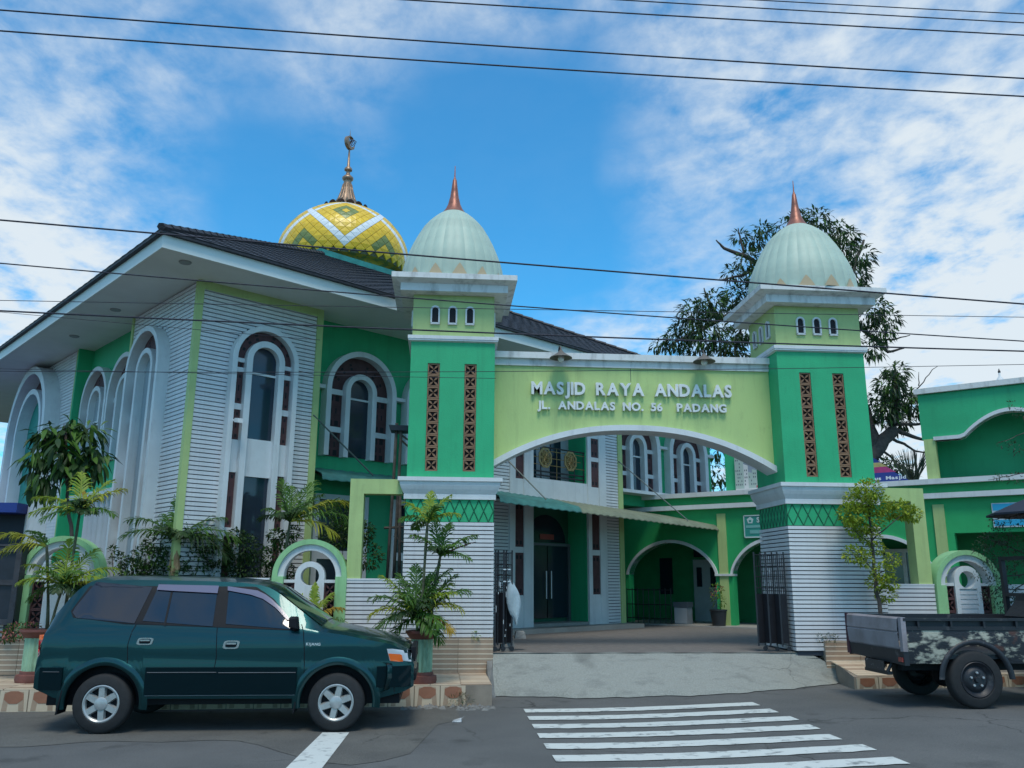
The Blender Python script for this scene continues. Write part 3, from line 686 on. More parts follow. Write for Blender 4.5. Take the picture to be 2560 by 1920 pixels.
def rwin(u, ro): window((u, .5, 0), 0, 5.06, ro, .10, .20, .345, .10, .16, 3.79, [(4.35, 4.96), (3.80, 4.25)], [(4.96, 5.06), (4.25, 4.35)], [(3.82, 5.06, True)], cross=[4.93])
rwin(3.43, .78); rwin(5.25, .78)
for v in (5.10, 3.50): window((.27, v, 0), -pi/2, 5.04, .78, .09, .17, .38, .09, .13, 3.79, [(4.35, 4.94), (3.80, 4.25)], [(4.94, 5.04), (4.25, 4.35)], [(3.82, 5.04, True)], cross=[4.7], gl=MATS['painted_sheen_glass'])
for u in (11.88, 14.08): window((u, .5, 0), 0, 4.95, .90, .15, .20, .36, .12, .16, 3.79, [(4.30, 4.85), (3.80, 4.2)], [(4.85, 4.95), (4.2, 4.3)], [(3.82, 4.95, True)], cross=[4.72])
g = MB()
for a, b_ in ((2.30, 2.65), (4.21, 4.47), (6.03, 6.27), (10.75, 10.98), (12.78, 13.18), (14.98, 15.4)): MB().box(a, b_, .36, .5, 5.02, 5.09).build('string_course', WHITE, MQ)
for a, b_ in ((4.28, 4.32),): 
    if b_ > a: MB().box(.14, .27, a, b_, 5.02, 5.09).build('string_course', WHITE, MQ)
g = MB(); g.box(.12, .27, 2.88, 5.92, 3.14, 3.23); g.build('ledge', WHITE, MQ)
MB().box(10.8, 15.4, .1, .5, 3.72, 3.80).build('ledge', WHITE, MQ)
# far big arch on the left facade
g = MB(); g.band(arch(1.53, 4.78, FZ, 28), arch(1.36, 4.78, FZ, 28), -.32, .02); g.band(arch(1.02, 4.78, FZ, 24), arch(.90, 4.78, FZ, 24), -.26, .02)
f = g.build('window', WHITE, MQ, (0, 8.3, 0), (0, 0, -pi/2), label='large arch on the far bay of the left facade')
v = MB(); half = lambda r: [(-r*cos(pi*i/20), 4.78+r*sin(pi*i/20)) for i in range(21)]
v.band(half(1.36), half(1.02), -.015, 0); v.build('vent_panel', MAROON, f)
MB().plate([(.90, FZ)]+[(.9*cos(pi*i/16), 4.78+.9*sin(pi*i/16)) for i in range(17)]+[(-.90, FZ)], -.012).build('panel', mat('teal_wall', (.02, .28, .22), .6, var=.2), f)
MB().box(-.006, .01, 6.05, 10.3, FZ, 3.3).build('base_panel', WHITE, MQ)
# white vertical slats under the left recess, ground floor
sm_ = MB(); sm_.hexa([(.15, 0, FZ), (.27, 0, FZ), (.27, .26, FZ), (.24, .26, FZ)], [(.15, 0, 3.13), (.27, 0, 3.13), (.27, .26, 3.13), (.24, .26, 3.13)])
sme = sm_.mesh('slat', BOARD)
for k in range(8): put('slat', sme, MQ, (0, 2.92+k*.285, 0))
# ground floor windows of the right recess next to the corner bay
for u0, u1 in ((2.6, 3.75), (4.3, 5.4)):
    f = MB().band([(u0, FZ), (u0, 3.1), (u1, 3.1), (u1, FZ)], [(u0+.1, FZ), (u0+.1, 3.0), (u1-.1, 3.0), (u1-.1, FZ)], .42, .5).build('window_frame', WHITE, MQ)
    MB().box(u0+.1, u1-.1, .46, .499, 1.95, 2.1).build('transom', WHITE, f)
    MB().plate([(u1-.1, FZ), (u1-.1, 3.0), (u0+.1, 3.0), (u0+.1, FZ)], .485).build('glass', GLASSD, f)
# entrance bay
for a, b_ in ((6.42, 7.62), (9.56, 10.62)): MB().box(a, b_, .03, 2.6, FZ, WT).build('pier', GAP, MQ)
MB().box(7.62, 9.56, .02, .3, 5.75, WT).build('lintel', WHITE, MQ); g = MB(); g.box(7.62, 9.56, .0, 2.2, 3.28, 3.78); g.box(6.98, 10.12, -.01, .028, 3.2, 3.72)
for a, b_ in ((6.98, 7.14), (7.40, 7.68), (9.47, 9.59), (9.87, 10.12)): MB().box(a, b_, -.03, .028, FZ, 5.6).build('white_pilaster', WHITE, MQ)
for a, b_ in ((7.14, 7.40), (9.59, 9.87)):
    for z0, z1 in ((4.32, 4.42), (4.87, 5.0), (2.16, 2.28), (FZ, 1.29)): MB().box(a, b_, -.02, .028, z0, z1).build('white_panel', WHITE, MQ)
g.build('white_facing', WHITE, MQ)
for a, b_ in ((7.14, 7.40), (9.59, 9.87)):
    for z0, z1 in ((3.72, 4.32), (4.42, 4.87), (5.0, 5.6), (2.28, 3.2), (1.29, 2.16)):
        v = MB(); w_ = b_-a; v.box(a+.003, b_-.003, -.004, .028, z0, z1); v.cur = 1
        for zz in (z0+.09, z1-.09):
            for q in (.3, .7): v.box(a+w_*q-.03, a+w_*q+.03, -.006, -.003, zz-.04, zz+.04)
        v.build('vent_panel', [MAROON, DARK], MQ)
# balcony recess
MB().box(7.62, 9.56, .55, .65, 3.78, 5.75).build('balcony_back', mat('grey_wall', (.33, .37, .38), .7), MQ)
MB().box(9.44, 9.56, .02, .55, 3.78, 5.75).build('balcony_side', GREEN, MQ)
for a, b_ in ((7.75, 8.32), (8.80, 9.14)): MB().box(a, b_, .52, .55, 3.8, 5.3).build('balcony_door', GLASSD, MQ)
RAIL = MB()
for z in (4.50, 3.95, 3.86): RAIL.tube([(7.68, .06, z), (9.44, .06, z)], .018, 6)
for x in (7.7, 9.42, 8.0, 9.1): RAIL.tube([(x, .06, 3.78), (x, .06, 4.5)], .014, 6)
rl = RAIL.build('balcony_railing', BLACK, MQ)
GOLD = mat('gold_iron', (.34, .24, .09), .45, metal=.4, var=.3, vscale=20)
g = MB()
for z in (4.42, 4.1): g.tube([(7.68, .05, z), (9.44, .05, z)], .008, 5)
g.tube([(7.68, .05, 4.26), (9.3, .05, 4.26)], .008, 5); g.tube([(8.5, .05, 3.8), (8.5, .05, 4.5)], .008, 5)
g.build('rail_bar', GOLD, rl)
for cx_ in (8.12, 8.95):
    v = MB(); pts = [(cx_+.22*cos(2*pi*k/8+pi/8), 4.26+.24*sin(2*pi*k/8+pi/8)) for k in range(8)]; v.band(pts+[pts[0]], [(cx_+(x-cx_)*.8, 4.26+(z-4.26)*.8) for x, z in pts+[pts[0]]], .03, .05, False)
    for k in range(8):
        a = 2*pi*k/8; v.tube([(cx_, .04, 4.26), (cx_+.1*cos(a+.3), .04, 4.26+.1*sin(a+.3)), (cx_+.19*cos(a), .04, 4.26+.2*sin(a))], .014, 4)
        v.band([(cx_+.11*cos(a+.0)+.035*cos(t), 4.26+.11*sin(a)+.035*sin(t)) for t in [2*pi*q/8 for q in range(9)]], [(cx_+.11*cos(a)+.018*cos(t), 4.26+.11*sin(a)+.018*sin(t)) for t in [2*pi*q/8 for q in range(9)]], .03, .045, False)
    v.band([(cx_-.2, 4.26), (cx_+.2, 4.26)], [(cx_-.2, 4.25), (cx_+.2, 4.25)], .03, .05); v.plate([(cx_+.165*cos(2*pi*k/8+pi/8), 4.26+.18*sin(2*pi*k/8+pi/8)) for k in range(8)], .052)
    v.build('rosette', GOLD, rl)
# entrance door
MB().box(7.62, 9.47, .60, .7, .7, 3.28).build('porch_back', mat('shaded_green', (.008, .10, .055), .6), MQ)  # wall green darkened in its colour to deepen the shade under the awning
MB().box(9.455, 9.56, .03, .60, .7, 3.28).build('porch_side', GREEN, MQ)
d_ = MB().band([(7.95, .7), (7.95, 2.42), (9.44, 2.42), (9.44, .7)], [(8.02, .7), (8.02, 2.36), (9.38, 2.36), (9.38, .7)], .52, .6).build('entrance_door', mat('door_frame', (.10, .12, .13), .5), MQ)
for a, b_ in ((8.03, 8.685), (8.715, 9.37)): MB().box(a, b_, .55, .57, .78, 2.35).build('glass', GLASSD, d_)
v = MB(); v.plate([(9.35, 2.44)]+[(8.7+.65*cos(pi*i/12), 2.44+.62*sin(pi*i/12)) for i in range(13)]+[(8.05, 2.44)], .59); v.build('fanlight', GLASSD, d_)
MB().box(8.5, 8.95, .575, .585, 2.50, 2.62).build('door_plate', mat('plate_red', (.28, .05, .04), .5), d_)
for x in (8.62, 8.78): MB().tube([(x, .5, 1.2), (x, .5, 1.8)], .013, 6).build('handle', CHIP, d_)
g = MB(); g.box(6.35, 10.75, -.55, .0, FZ-.05, .64); g.box(7.63, 9.55, .0, .62, .5, .70); g.build('entrance_step', mat('step_tile', (.30, .30, .28), .6, var=.2), MQ)
# cctv lamp on the corner bay window
t = MB(); t.tube([(.66, -.05, 4.10), (.70, -.16, 4.09)], .018, 6); t.hexa([(.68, -.34, 4.03), (.76, -.34, 4.03), (.78, -.16, 4.06), (.70, -.16, 4.06)], [(.68, -.34, 4.10), (.76, -.34, 4.10), (.78, -.16, 4.13), (.70, -.16, 4.13)])
o = t.build('security_camera', mat('camera_white', (.75, .75, .75), .4), None, C0, (0, 0, RZ)); tag(o, 'small white security camera on the tall window beside the lime corner strip', 'camera')
# eaves, fascia, soffit, roof
e0, e1 = -1.0, 17.0; SZ = WT
g = MB(); g.add([(e0, e0, SZ), (e1, e0, SZ), (e1, 3.0, SZ), (3.0, 3.0, SZ), (3.0, e1, SZ), (e0, e1, SZ)], [(0, 1, 2, 3), (0, 3, 4, 5)]); g.build('soffit', SOFFIT, MQ)
g = MB(); g.box(e0-.03, e1, e0-.03, e0, SZ-.03, SZ+.20); g.box(e0-.03, e0, e0, e1, SZ-.03, SZ+.20); g.build('fascia', mat('fascia_white', (.70, .76, .74), .6, var=.1, vscale=1), MQ, bev=0)
apx = Vector((7.7, 8.1, 11.15)); ez = SZ+.20; o_ = .10
cor = [Vector((e0-o_, e0-o_, ez)), Vector((e1+o_, e0-o_, ez)), Vector((e1+o_, e1+o_, ez)), Vector((e0-o_, e1+o_, ez))]
g = MB()
for k in range(4): g.add([cor[k], cor[(k+1) % 4], apx], [(0, 1, 2)])
g.add([c-Vector((0, 0, .03)) for c in cor], [(3, 2, 1, 0)])
for k in range(4): a, b_ = cor[k], cor[(k+1) % 4]; dz = Vector((0, 0, .03)); g.add([a-dz, b_-dz, b_, a], [(0, 1, 2, 3)])
rf = g.build('roof', ROOF, MQ)
tiles = MB()
for k in (0, 3):
    a, b_ = (cor[0], cor[1]) if k == 0 else (cor[3], cor[0]); nrow = 30
    for i in range(nrow):
        t0, t1 = i/nrow, (i+1)/nrow+.006; p0, q0, p1, q1 = a.lerp(apx, t0), b_.lerp(apx, t0), a.lerp(apx, min(1, t1)), b_.lerp(apx, min(1, t1)); L_ = (q0-p0).length
        ncol = max(2, int(L_/.15)); nrm = (b_-a).cross(apx-a).normalized()
        rows = []
        for (pp, qq, lift) in ((p0, q0, .045), (p1, q1, .012)):
            rows.append([tuple(pp.lerp(qq, c/ncol)+nrm*(lift*.45+(.006 if c % 2 else 0))) for c in range(ncol+1)])
        tiles.grid(rows)
        tiles.grid([[tuple(Vector(p)-nrm*.04) for p in rows[0]], rows[0]])
o = tiles.build('roof_tiles', ROOF, MQ); o['kind'] = 'stuff'
for k in range(4):
    n_ = 34; g = MB()
    for i in range(n_):
        p, q = cor[k].lerp(apx, i/n_*.80), cor[k].lerp(apx, (i+1.15)/n_*.80); up = Vector((0, 0, .05))
        g.tube([p+up, q+up*.7], [.062, .054], 6)
    g.build('ridge_cap', ROOF, MQ)
for (x, y) in ((463, 655), (289, 774), (186, 840)):
    P = onZ(x, y, SZ); d = P-C0; u_, v_ = d.dot(Ad), d.dot(Bd)
    MB().lathe([(.0, -.012), (.055, -.012), (.085, -.02), (.095, -.006), (.095, .0)], 18, (u_, v_, SZ)).build('downlight', mat('downlight_grey', (.25, .27, .27), .5), MQ)
# dome
DC = Vector((7.62, 8.08, 0)); DZ = 0
dprof = [(1.87, 10.62), (1.94, 10.85), (1.965, 11.1), (1.945, 11.3), (1.895, 11.5), (1.81, 11.7), (1.69, 11.9), (1.53, 12.1), (1.34, 12.28), (1.13, 12.43), (.90, 12.56), (.66, 12.67), (.42, 12.75)]
dome = MB().lathe([(r*.985, z) for r, z in dprof]+[(0, 12.76)], 48).build('dome', mat('dome_joint', (.12, .12, .06), .6), MQ, DC, smooth=True)
MB().lathe([(1.55, 9.2), (1.55, 10.5), (1.62, 10.6), (1.86, 10.62)], 40).build('dome_drum', mat('drum_pattern', (.22, .26, .08), .5, col2=(.50, .36, .05), vscale=4, lo=.49, hi=.52, stretch=(1, 1, 1.4)), dome, smooth=True)
# diamonds
arc = [0]
for (r0, z0), (r1, z1) in zip(dprof, dprof[1:]): arc.append(arc[-1]+sqrt((r1-r0)**2+(z1-z0)**2))
def dpt(s):
    for i in range(len(arc)-1):
        if s <= arc[i+1] or i == len(arc)-2:
            t = (s-arc[i])/(arc[i+1]-arc[i]); return lerp(dprof[i][0], dprof[i+1][0], t), lerp(dprof[i][1], dprof[i+1][1], t)
ND = 40; Mp = 8
lv = [0.0]
while lv[-1] < arc[-1]-.02: r, z = dpt(lv[-1]); lv.append(lv[-1]+max(.045, pi*r/ND*.98))
nl = len(lv)
front = atan2((CAM-mw(DC.x, DC.y, 0)).y, (CAM-mw(DC.x, DC.y, 0)).x)-RZ
dm = {}; rest = MB(); nd = 0; allD = []
for j in range(1, nl-1):
    for c in range(ND):
        cc = 2*c+(j % 2)            # column in half steps
        dcol = (cc+ND) % (2*ND)-ND   # 0 = front
        allD.append((abs(dcol), j, c, cc))
allD.sort(key=lambda q: (q[0] > 2*ND*.27, abs(q[1]-nl*.4)+q[0]*.3))
def dcolor(j, cc):
    dcol = (cc+ND) % (2*ND)-ND
    jj = j-2
    if jj < 0: return 0
    a = ((dcol+jj)//2) % Mp; b_ = ((jj-dcol)//2) % Mp
    if a == 0 or b_ == 0: return 2
    if j > nl-8: return 1
    ia, ib = abs(a-4), abs(b_-4)
    if ia == 0 and ib == 0: return 0 if j < nl*.45 else 3
    if ia <= 1 and ib <= 1: return 1 if j < nl*.45 else 0
    return 0
def dmesh(j, ci):
    key = (j, ci)
    if key in dm: return dm[key]
    g = MB(); g.cur = 0; half = pi/ND*.95
    (r0, z0), (r1, z1), (r2, z2) = dpt(lv[j-1]+.006), dpt(lv[j]), dpt(lv[j+1]-.006)
    k_ = 1.006
    P_ = lambda r, z, a, q=1.0: (r*q*cos(a), r*q*sin(a), z)
    vs = [P_(r0, z0, 0, k_), P_(r1, z1, half, k_), P_(r2, z2, 0, k_), P_(r1, z1, -half, k_), P_(r1, z1, 0, 1.009),
          P_(r0, z0, 0, .98), P_(r1, z1, half, .98), P_(r2, z2, 0, .98), P_(r1, z1, -half, .98)]
    g.add(vs, [(0, 1, 4), (1, 2, 4), (2, 3, 4), (3, 0, 4), (0, 5, 6, 1), (1, 6, 7, 2), (2, 7, 8, 3), (3, 8, 5, 0)])
    dm[key] = g; return g
dmm = {}
for dist, j, c, cc in allD:
    a = front+pi*(((cc+ND) % (2*ND))-ND)/ND; ci = dcolor(j, cc); g = dmesh(j, ci)
    if nd < 296 and dist < 2*ND*.27:
        if (j, ci) not in dmm: dmm[(j, ci)] = g.mesh('dome_tile', [DY, DO, DW, DG][ci])
        put('dome_tile', dmm[(j, ci)], dome, (0, 0, 0), (0, 0, a)); nd += 1
    else:
        rest.cur = ci; ca, sa = cos(a), sin(a)
        rest.add([(x*ca-y*sa, x*sa+y*ca, z) for x, y, z in g.v], g.f)
o = rest.build('dome_tiles', [DY, DO, DW, DG], dome); o['kind'] = 'stuff'
# scalloped collar and finial with crescent
fin = MB().lathe([(.62, 12.66), (.50, 12.76), (.38, 12.86), (.28, 13.02), (.205, 13.24), (.155, 13.45), (.13, 13.58), (.115, 13.68), (.12, 13.69), (.17, 13.74), (.175, 13.80), (.11, 13.87), (.07, 13.90), (.055, 13.99), (.07, 14.02), (.12, 14.05), (.12, 14.11), (.07, 14.17), (.045, 14.2), (.025, 14.75), (.02, 14.80), (.012, 15.3), (.0, 15.5)], 24).build('finial', BRONZE, MQ, DC, smooth=True, angle=50)
pet = MB(); rows = []
for i in range(7):
    t = i/6; a_ = -1.0+2.0*t
    rows.append([(.60+.12*sin(q*pi*.5), .115*a_*1.25, 12.60+(.17*q)*sqrt(max(0, 1-a_*a_))) for q in (0, .5, 1)])
pet.grid(rows); pme = pet.mesh('collar_petal', DBRONZE, True)
for k in range(16): put('collar_petal', pme, fin, (0, 0, 0), (0, 0, 2*pi*k/16))
g = MB()
flute = MB().tube([(.38, 0, 12.86), (.26, 0, 13.06), (.18, 0, 13.34), (.14, 0, 13.56)], [.04, .03, .022, .015], 6).mesh('flute', BRONZE, True)
for k in range(12): put('flute', flute, fin, (0, 0, 0), (0, 0, 2*pi*k/12))
n_ = 28; O_ = [(.27*cos(a), .27*sin(a)) for a in [radians(50+260*i/n_) for i in range(n_+1)]]; I_ = [(.065+.205*cos(a), .03+.215*sin(a)) for a in [radians(38+284*i/n_) for i in range(n_+1)]]
g = MB().band(O_, I_, -.055, .055); ang = radians(20)-RZ
g.build('crescent', BRONZE, fin, (0, 0, 15.0), (0, radians(-18), ang+.75)).scale = (.82, 1, .82)
g = MB()
for i in range(5): g.tube([(-.06+.05*i, 0, 14.87+.03*(i % 2)), (.0+.05*i, .02, 15.0+.05*(i % 3)), (.05+.02*i, 0, 15.1)], .014, 5)
g.build('inscription', DBRONZE, fin, (0, 0, 0), (0, 0, ang-.5))
# teal flashing collar round the drum
g = MB(); q = 2.35
for k in range(2):
    pass
def rz(u, v):  # roof height
    return ez+(apx.z-ez)*min((u-cor[0].x)/(apx.x-cor[0].x), (v-cor[0].y)/(apx.y-cor[0].y), (cor[1].x-u)/(cor[1].x-apx.x), 1)
u0, u1, v0, v1 = 5.6, 9.9, 6.0, 10.3
zz = 10.12
g.band([(u0, zz+.16), (u1, zz+.16)], [(u0, zz-.25), (u1, zz-.25)], v0, v0+.05)
g.box(u0, u0+.05, v0+.05, v1, zz-.25, zz+.16); g.box(u1-.05, u1, v0+.05, v1, zz-.25, zz+.16)
g.add([(u0, v0, zz+.161), (u1, v0, zz+.161), (u1, v1, zz+.161), (u0, v1, zz+.161)], [(0, 1, 2, 3)])
g.build('flashing', TEAL, MQ)
# ------------------------------------------------------------------ awnings on the facade
def awning(label, u0, u1, bz0, bz1, f0, f1, fz0, fz1, split, vback, mats_, rods):
    t = thing('awning', label, 'awning', C0, RZ, 'corrugated awnings on the mosque')
    n = int((u1-u0)/.055)
    def rowat(s, lift=0):
        r = []
        for k in range(n+1):
            a = k/n; bu = lerp(rods[2], u1, a) if rods else lerp(u0, u1, a); fu = lerp(u0, u1, a)
            u = lerp(bu, fu, s); y = lerp(vback, -lerp(f0, f1, a), s); z = lerp(lerp(bz0, bz1, a), lerp(fz0, fz1, a), s)+.009*sin(k*pi/2)-.16*max(0, s-.90)*10*max(0, s-.9)*6+lift
            r.append((u, y, z))
        return r
    rows = [rowat(s) for s in (0, .3, .6, .8, .9, .95, .98, 1.0)]
    ks = int(n*split)
    for (a, b_, m) in ((0, ks, mats_[0]), (ks, n, mats_[1])):
        if b_-a < 2: continue
        g = MB(); g.grid([r[a:b_+1] for r in rows]); g.grid([[(p[0], p[1], p[2]-.012) for p in r[a:b_+1]] for r in rows][::-1]); g.build('roof_sheet', m, t, smooth=True)
    g = MB(); fr = [(p[0], p[1]+.05, p[2]-.03) for p in rows[4]]; g.tube([fr[0], fr[-1]], .022, 6)
    for a in (0.02, .35, .68, .98): k = int(a*n); g.tube([(rows[0][k][0], rows[0][k][1], rows[0][k][2]-.04), (rows[5][k][0], rows[5][k][1], rows[5][k][2]-.05)], .02, 6)
    g.build('frame', BLACK, t)
    return t
AWT = mat('awning_teal', (.045, .20, .19), .6, var=.35, vscale=3); AWO = mat('awning_olive', (.20, .235, .165), .65, var=.3, vscale=2.5)
ENT = awning('long corrugated awning over the mosque entrance, teal at its left end and olive beyond', 5.1, 13.0, 3.42, 3.20, 1.75, 1.42, 3.07, 2.90, .30, -.0, (AWT, AWO), (0, 0, 6.35))
awning('small dark corrugated awning under the arched window left of the gateway', 2.45, 6.2, 3.56, 3.56, .05, .05, 3.40, 3.40, 1.0, .49, (AWT, AWO), None)
def rod(name, a, b_, label):
    t = tag(MB().tube([a, b_], .014, 6).build(name, mat('rod_grey', (.12, .15, .15), .5), None), label, 'stay rod', 'stay rods of the awnings')
    return t
inv = lambda P: P
rod('stay_rod', onp(1160, 1040, mw(0, 0, 0)-nA*-.02, nA), mw(6.5, -1.55, 3.12), 'thin dark stay rod ending on the teal part of the entrance awning')
rod('stay_rod', onp(1546, 1153, mw(0, 0, 0)+nA*.03, nA), mw(11.5, -1.35, 2.98), 'thin dark stay rod from the lime corner strip right of the balcony')
rod('stay_rod', onp(783, 1037, mw(0, 0, 0)+nA*.03, nA), mw(3.6, .1, 3.47), 'thin dark stay rod crossing the arched window left of the gateway')
# ------------------------------------------------------------------ side building with arcade
Sd = Vector((sin(radians(130)), cos(radians(130)), 0)); nS = Vector((Sd.y, -Sd.x, 0))
S0 = Vector((6.64, 20.3, 0)); RS = atan2(Sd.y, Sd.x)
def sw(u, v, z): return S0+Sd*u-nS*v+Vector((0, 0, z))
SB = thing('school_building', 'green two level side building with white ledges and an arcade, right of the gateway', 'building', S0, RS)
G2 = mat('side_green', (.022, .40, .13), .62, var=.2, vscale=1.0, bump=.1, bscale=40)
def arcade_z(x):
    for a, b_ in ((-2.38, -.04), (.39, 2.36), (2.80, 4.76)):
        if a < x < b_:
            e = abs(2*(x-a)/(b_-a)-1); return 1.75+.78*(1-e**1.9)**.62, (a, b_)
    return .55, None
g = MB(); tr = MB()
for a, b_ in ((-2.38, -.04), (.39, 2.36), (2.80, 4.76)):
    n_ = 26; xs = [lerp(a, b_, .5-.5*cos(pi*i/n_)) for i in range(n_+1)]
    lo = [(x, arcade_z(min(max(x, a+1e-4), b_-1e-4))[0]) for x in xs]; hi = [(x, 3.30) for x in xs]
    g.band(hi, lo, 0, .25)
    lo2 = [(x+(.0 if 0 < i < n_ else 0), z) for i, (x, z) in enumerate(lo)]; c = (a+b_)/2
    up_ = [(c+(x-c)*1.055, z+.075*(1-abs(2*(x-a)/(b_-a)-1)**3)) for x, z in lo]
    MB().band(up_, lo2, -.05, .255).build('arch_trim', WHITE, SB)
for a, b_ in ((-2.75, -2.38), (-.04, .39), (2.36, 2.80), (4.76, 5.22)): g.box(a, b_, 0, .25, .55, 3.30)
g.box(5.22, 13, 0, .25, 2.60, 3.30)
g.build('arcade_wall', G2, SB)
for a in (.065, 2.48, 4.865): MB().box(a, a+.215, -.035, .0, .55, 3.20).build('pilaster', LIME, SB)
for a in (.0, 2.40, 4.80): MB().box(a-.04, a+.40, -.07, .26, 1.72, 1.77).build('pilaster_cap', WHITE, SB)
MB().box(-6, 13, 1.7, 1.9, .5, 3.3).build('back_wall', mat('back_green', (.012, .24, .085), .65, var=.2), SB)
MB().box(-2.75, 13, .0, 6, 3.30, 3.42).build('ceiling', G2, SB)
MB().box(-2.75, 13, -.55, 1.7, .40, .58).build('floor_slab', mat('floor_tile', (.34, .33, .31), .6, var=.15), SB)
d_ = MB().box(-1.32, -.60, 1.62, 1.70, .58, 2.15).build('door', mat('door_grey', (.36, .40, .42), .6, var=.15), SB)
for a, b_ in ((-1.22, -1.08), (-.84, -.70)): MB().box(a, b_, 1.60, 1.62, 1.45, 1.95).build('glass', GLASSD, d_)
MB().box(-1.30, -.62, 1.64, 1.70, 2.22, 2.60).build('transom_window', GLASSD, SB)
MB().box(-2.30, -1.95, 1.64, 1.70, 1.25, 2.2).build('window', GLASSD, SB)
f = MB().band([(3.2, 1.1), (3.2, 2.35), (4.6, 2.35), (4.6, 1.1), (3.2, 1.1)], [(3.28, 1.18), (3.28, 2.27), (4.52, 2.27), (4.52, 1.18), (3.28, 1.18)], 1.6, 1.7, False).build('window', WHITE, SB)
MB().box(3.86, 3.94, 1.6, 1.7, 1.18, 2.27).build('mullion', WHITE, f); MB().box(3.28, 4.52, 1.66, 1.7, 1.18, 2.27).build('glass', GLASS, f)
MB().box(-2.72, 13, -.13, .2, 3.325, 3.435).build('ledge', WHITE, SB); MB().box(-2.72, 13, -.16, .3, 3.625, 3.735).build('ledge', WHITE, SB)
MB().box(-2.72, 13, -.04, 6, 3.42, 3.63).build('band_wall', G2, SB)
MB().box(-2.72, 13, .3, 6, 3.62, 3.70).build('terrace', CONCD, SB)
# upper storey
n_ = 40; U0, U1 = 4.80, 9.0; top = []; lo = []
def wavez(u):
    if u < 5.60: return 4.565
    if u < 7.4: return 4.565+.48*sin(pi*(u-5.60)/1.8)**.85
    return 4.565
for i in range(n_+1): u = lerp(5.03, U1, i/n_); top.append((u, 5.60)); lo.append((u, wavez(u)))
g = MB(); g.band(top, lo, 0, .18); g.box(U0, 5.03, 0, .18, 4.60, 5.60); g.box(U0, U0+.15, .18, 4, 3.7, 5.60); g.build('upper_fascia', GREEN, SB)
MB().band([(u, z+.075) for u, z in lo], lo, -.06, .20).build('wave_trim', WHITE, SB)
MB().box(U0+.03, 5.05, -.02, .18, 3.735, 4.60).build('pilaster', LIME, SB)
MB().box(U0, U1, .95, 1.05, 3.7, 5.6).build('upper_wall', GREEN, SB)
MB().box(U0+.1, U1, .0, 4, 5.58, 5.62).build('upper_ceiling', GREEN, SB)
MB().box(6.9, 7.1, .2, .4, 3.73, 5.58).build('column', GREEN, SB)
MB().box(U0-.06, U1, -.08, 4.1, 5.60, 5.715).build('parapet', CONC_W, SB)
MB().box(.235, .51, .25, .5, 3.7, 5.6).build('terrace_column', GREEN, SB)
# terrace lamp
p = sw(6.40, .05, 5.715)
t = thing('parapet_lamp', 'small white bulb lamp standing on the parapet of the right building', 'lamp', p)
MB().lathe([(.085, 0), (.07, .03), (.05, .06), (.02, .10), (.02, .17), (0, .2)], 12).build('lamp_body', WHITE, t, smooth=True)
MB().lathe([(.022, .17), (.028, .2), (.01, .24), (.008, .26)], 8).build('socket', BLACK, t)
# picture board on the terrace: a printed housing view
t = thing('picture_board', 'printed picture of white apartment blocks standing on the terrace ledge behind the right tower', 'billboard', sw(.515, .16, 3.735), RS)
SKYP = mat('print_sky', (.30, .36, .44), .5, var=.3, vscale=4); PB = [mat('print_a', (.55, .58, .58), .5, var=.15), mat('print_b', (.40, .50, .46), .5), mat('print_c', (.62, .64, .64), .5), mat('print_d', (.12, .15, .17), .5), mat('print_e', (.5, .06, .12), .5)]
MB().box(0, 1.35, 0, .03, 0, .92).build('panel', SKYP, t)
g = MB(); rr = random.Random(12)
for (x0, x1, z1) in ((.0, .22, .86), (.22, .33, .66), (.33, .43, .46), (.43, .55, .52), (.55, .75, .60), (.75, .95, .68), (.95, 1.35, .5)):
    g.cur = rr.choice((0, 1, 2)); g.prism([(x0, .06), (x0, z1), (x1, z1*.93), (x1, .06)][::-1], -.003, .0)
    g.cur = 3
    z = .14
    while z < z1-.1:
        x = x0+.02
        while x < x1-.03:
            if rr.random() < .6: g.box(x, x+.022, -.005, -.003, z, z+.04)
            x += .045
        z += .085
g.cur = 2; g.box(0, 1.35, -.004, -.001, 0, .06); g.cur = 4; g.box(.52, .62, -.006, -.003, .07, .12)
g.build('print', PB, t)
# stepped banner
t = thing('banner', 'blue, yellow and pink stepped banner on the terrace ledge right of the tower', 'banner', sw(3.2, .2, 3.735), RS)
BLU = mat('banner_blue', (.02, .045, .24), .5); PNK = mat('banner_pink', (.45, .05, .20), .5, var=.3, vscale=8); YEL = mat('banner_yellow', (.52, .45, .18), .5, var=.3, vscale=9); RED = mat('banner_red', (.5, .06, .06), .5)
hw_ = lambda z: lerp(1.28, .30, z/.78)
for z0, z1, m_ in ((.0, .24, BLU), (.24, .37, PNK), (.37, .47, YEL), (.47, .62, BLU), (.62, .78, RED)):
    MB().prism([(-hw_(z0), z0), (-hw_(z1)*.95, z1), (hw_(z1)*.95, z1), (hw_(z0), z0)][::-1], 0, .04).build('panel', m_, t)
BT = mat('banner_text', (.6, .65, .7), .5)
write('Pengurus Masjid', .05, 1.18, .08, .08, .075, -.004, t, BT, (pi/2, 0, 0), .002, nm='letter')
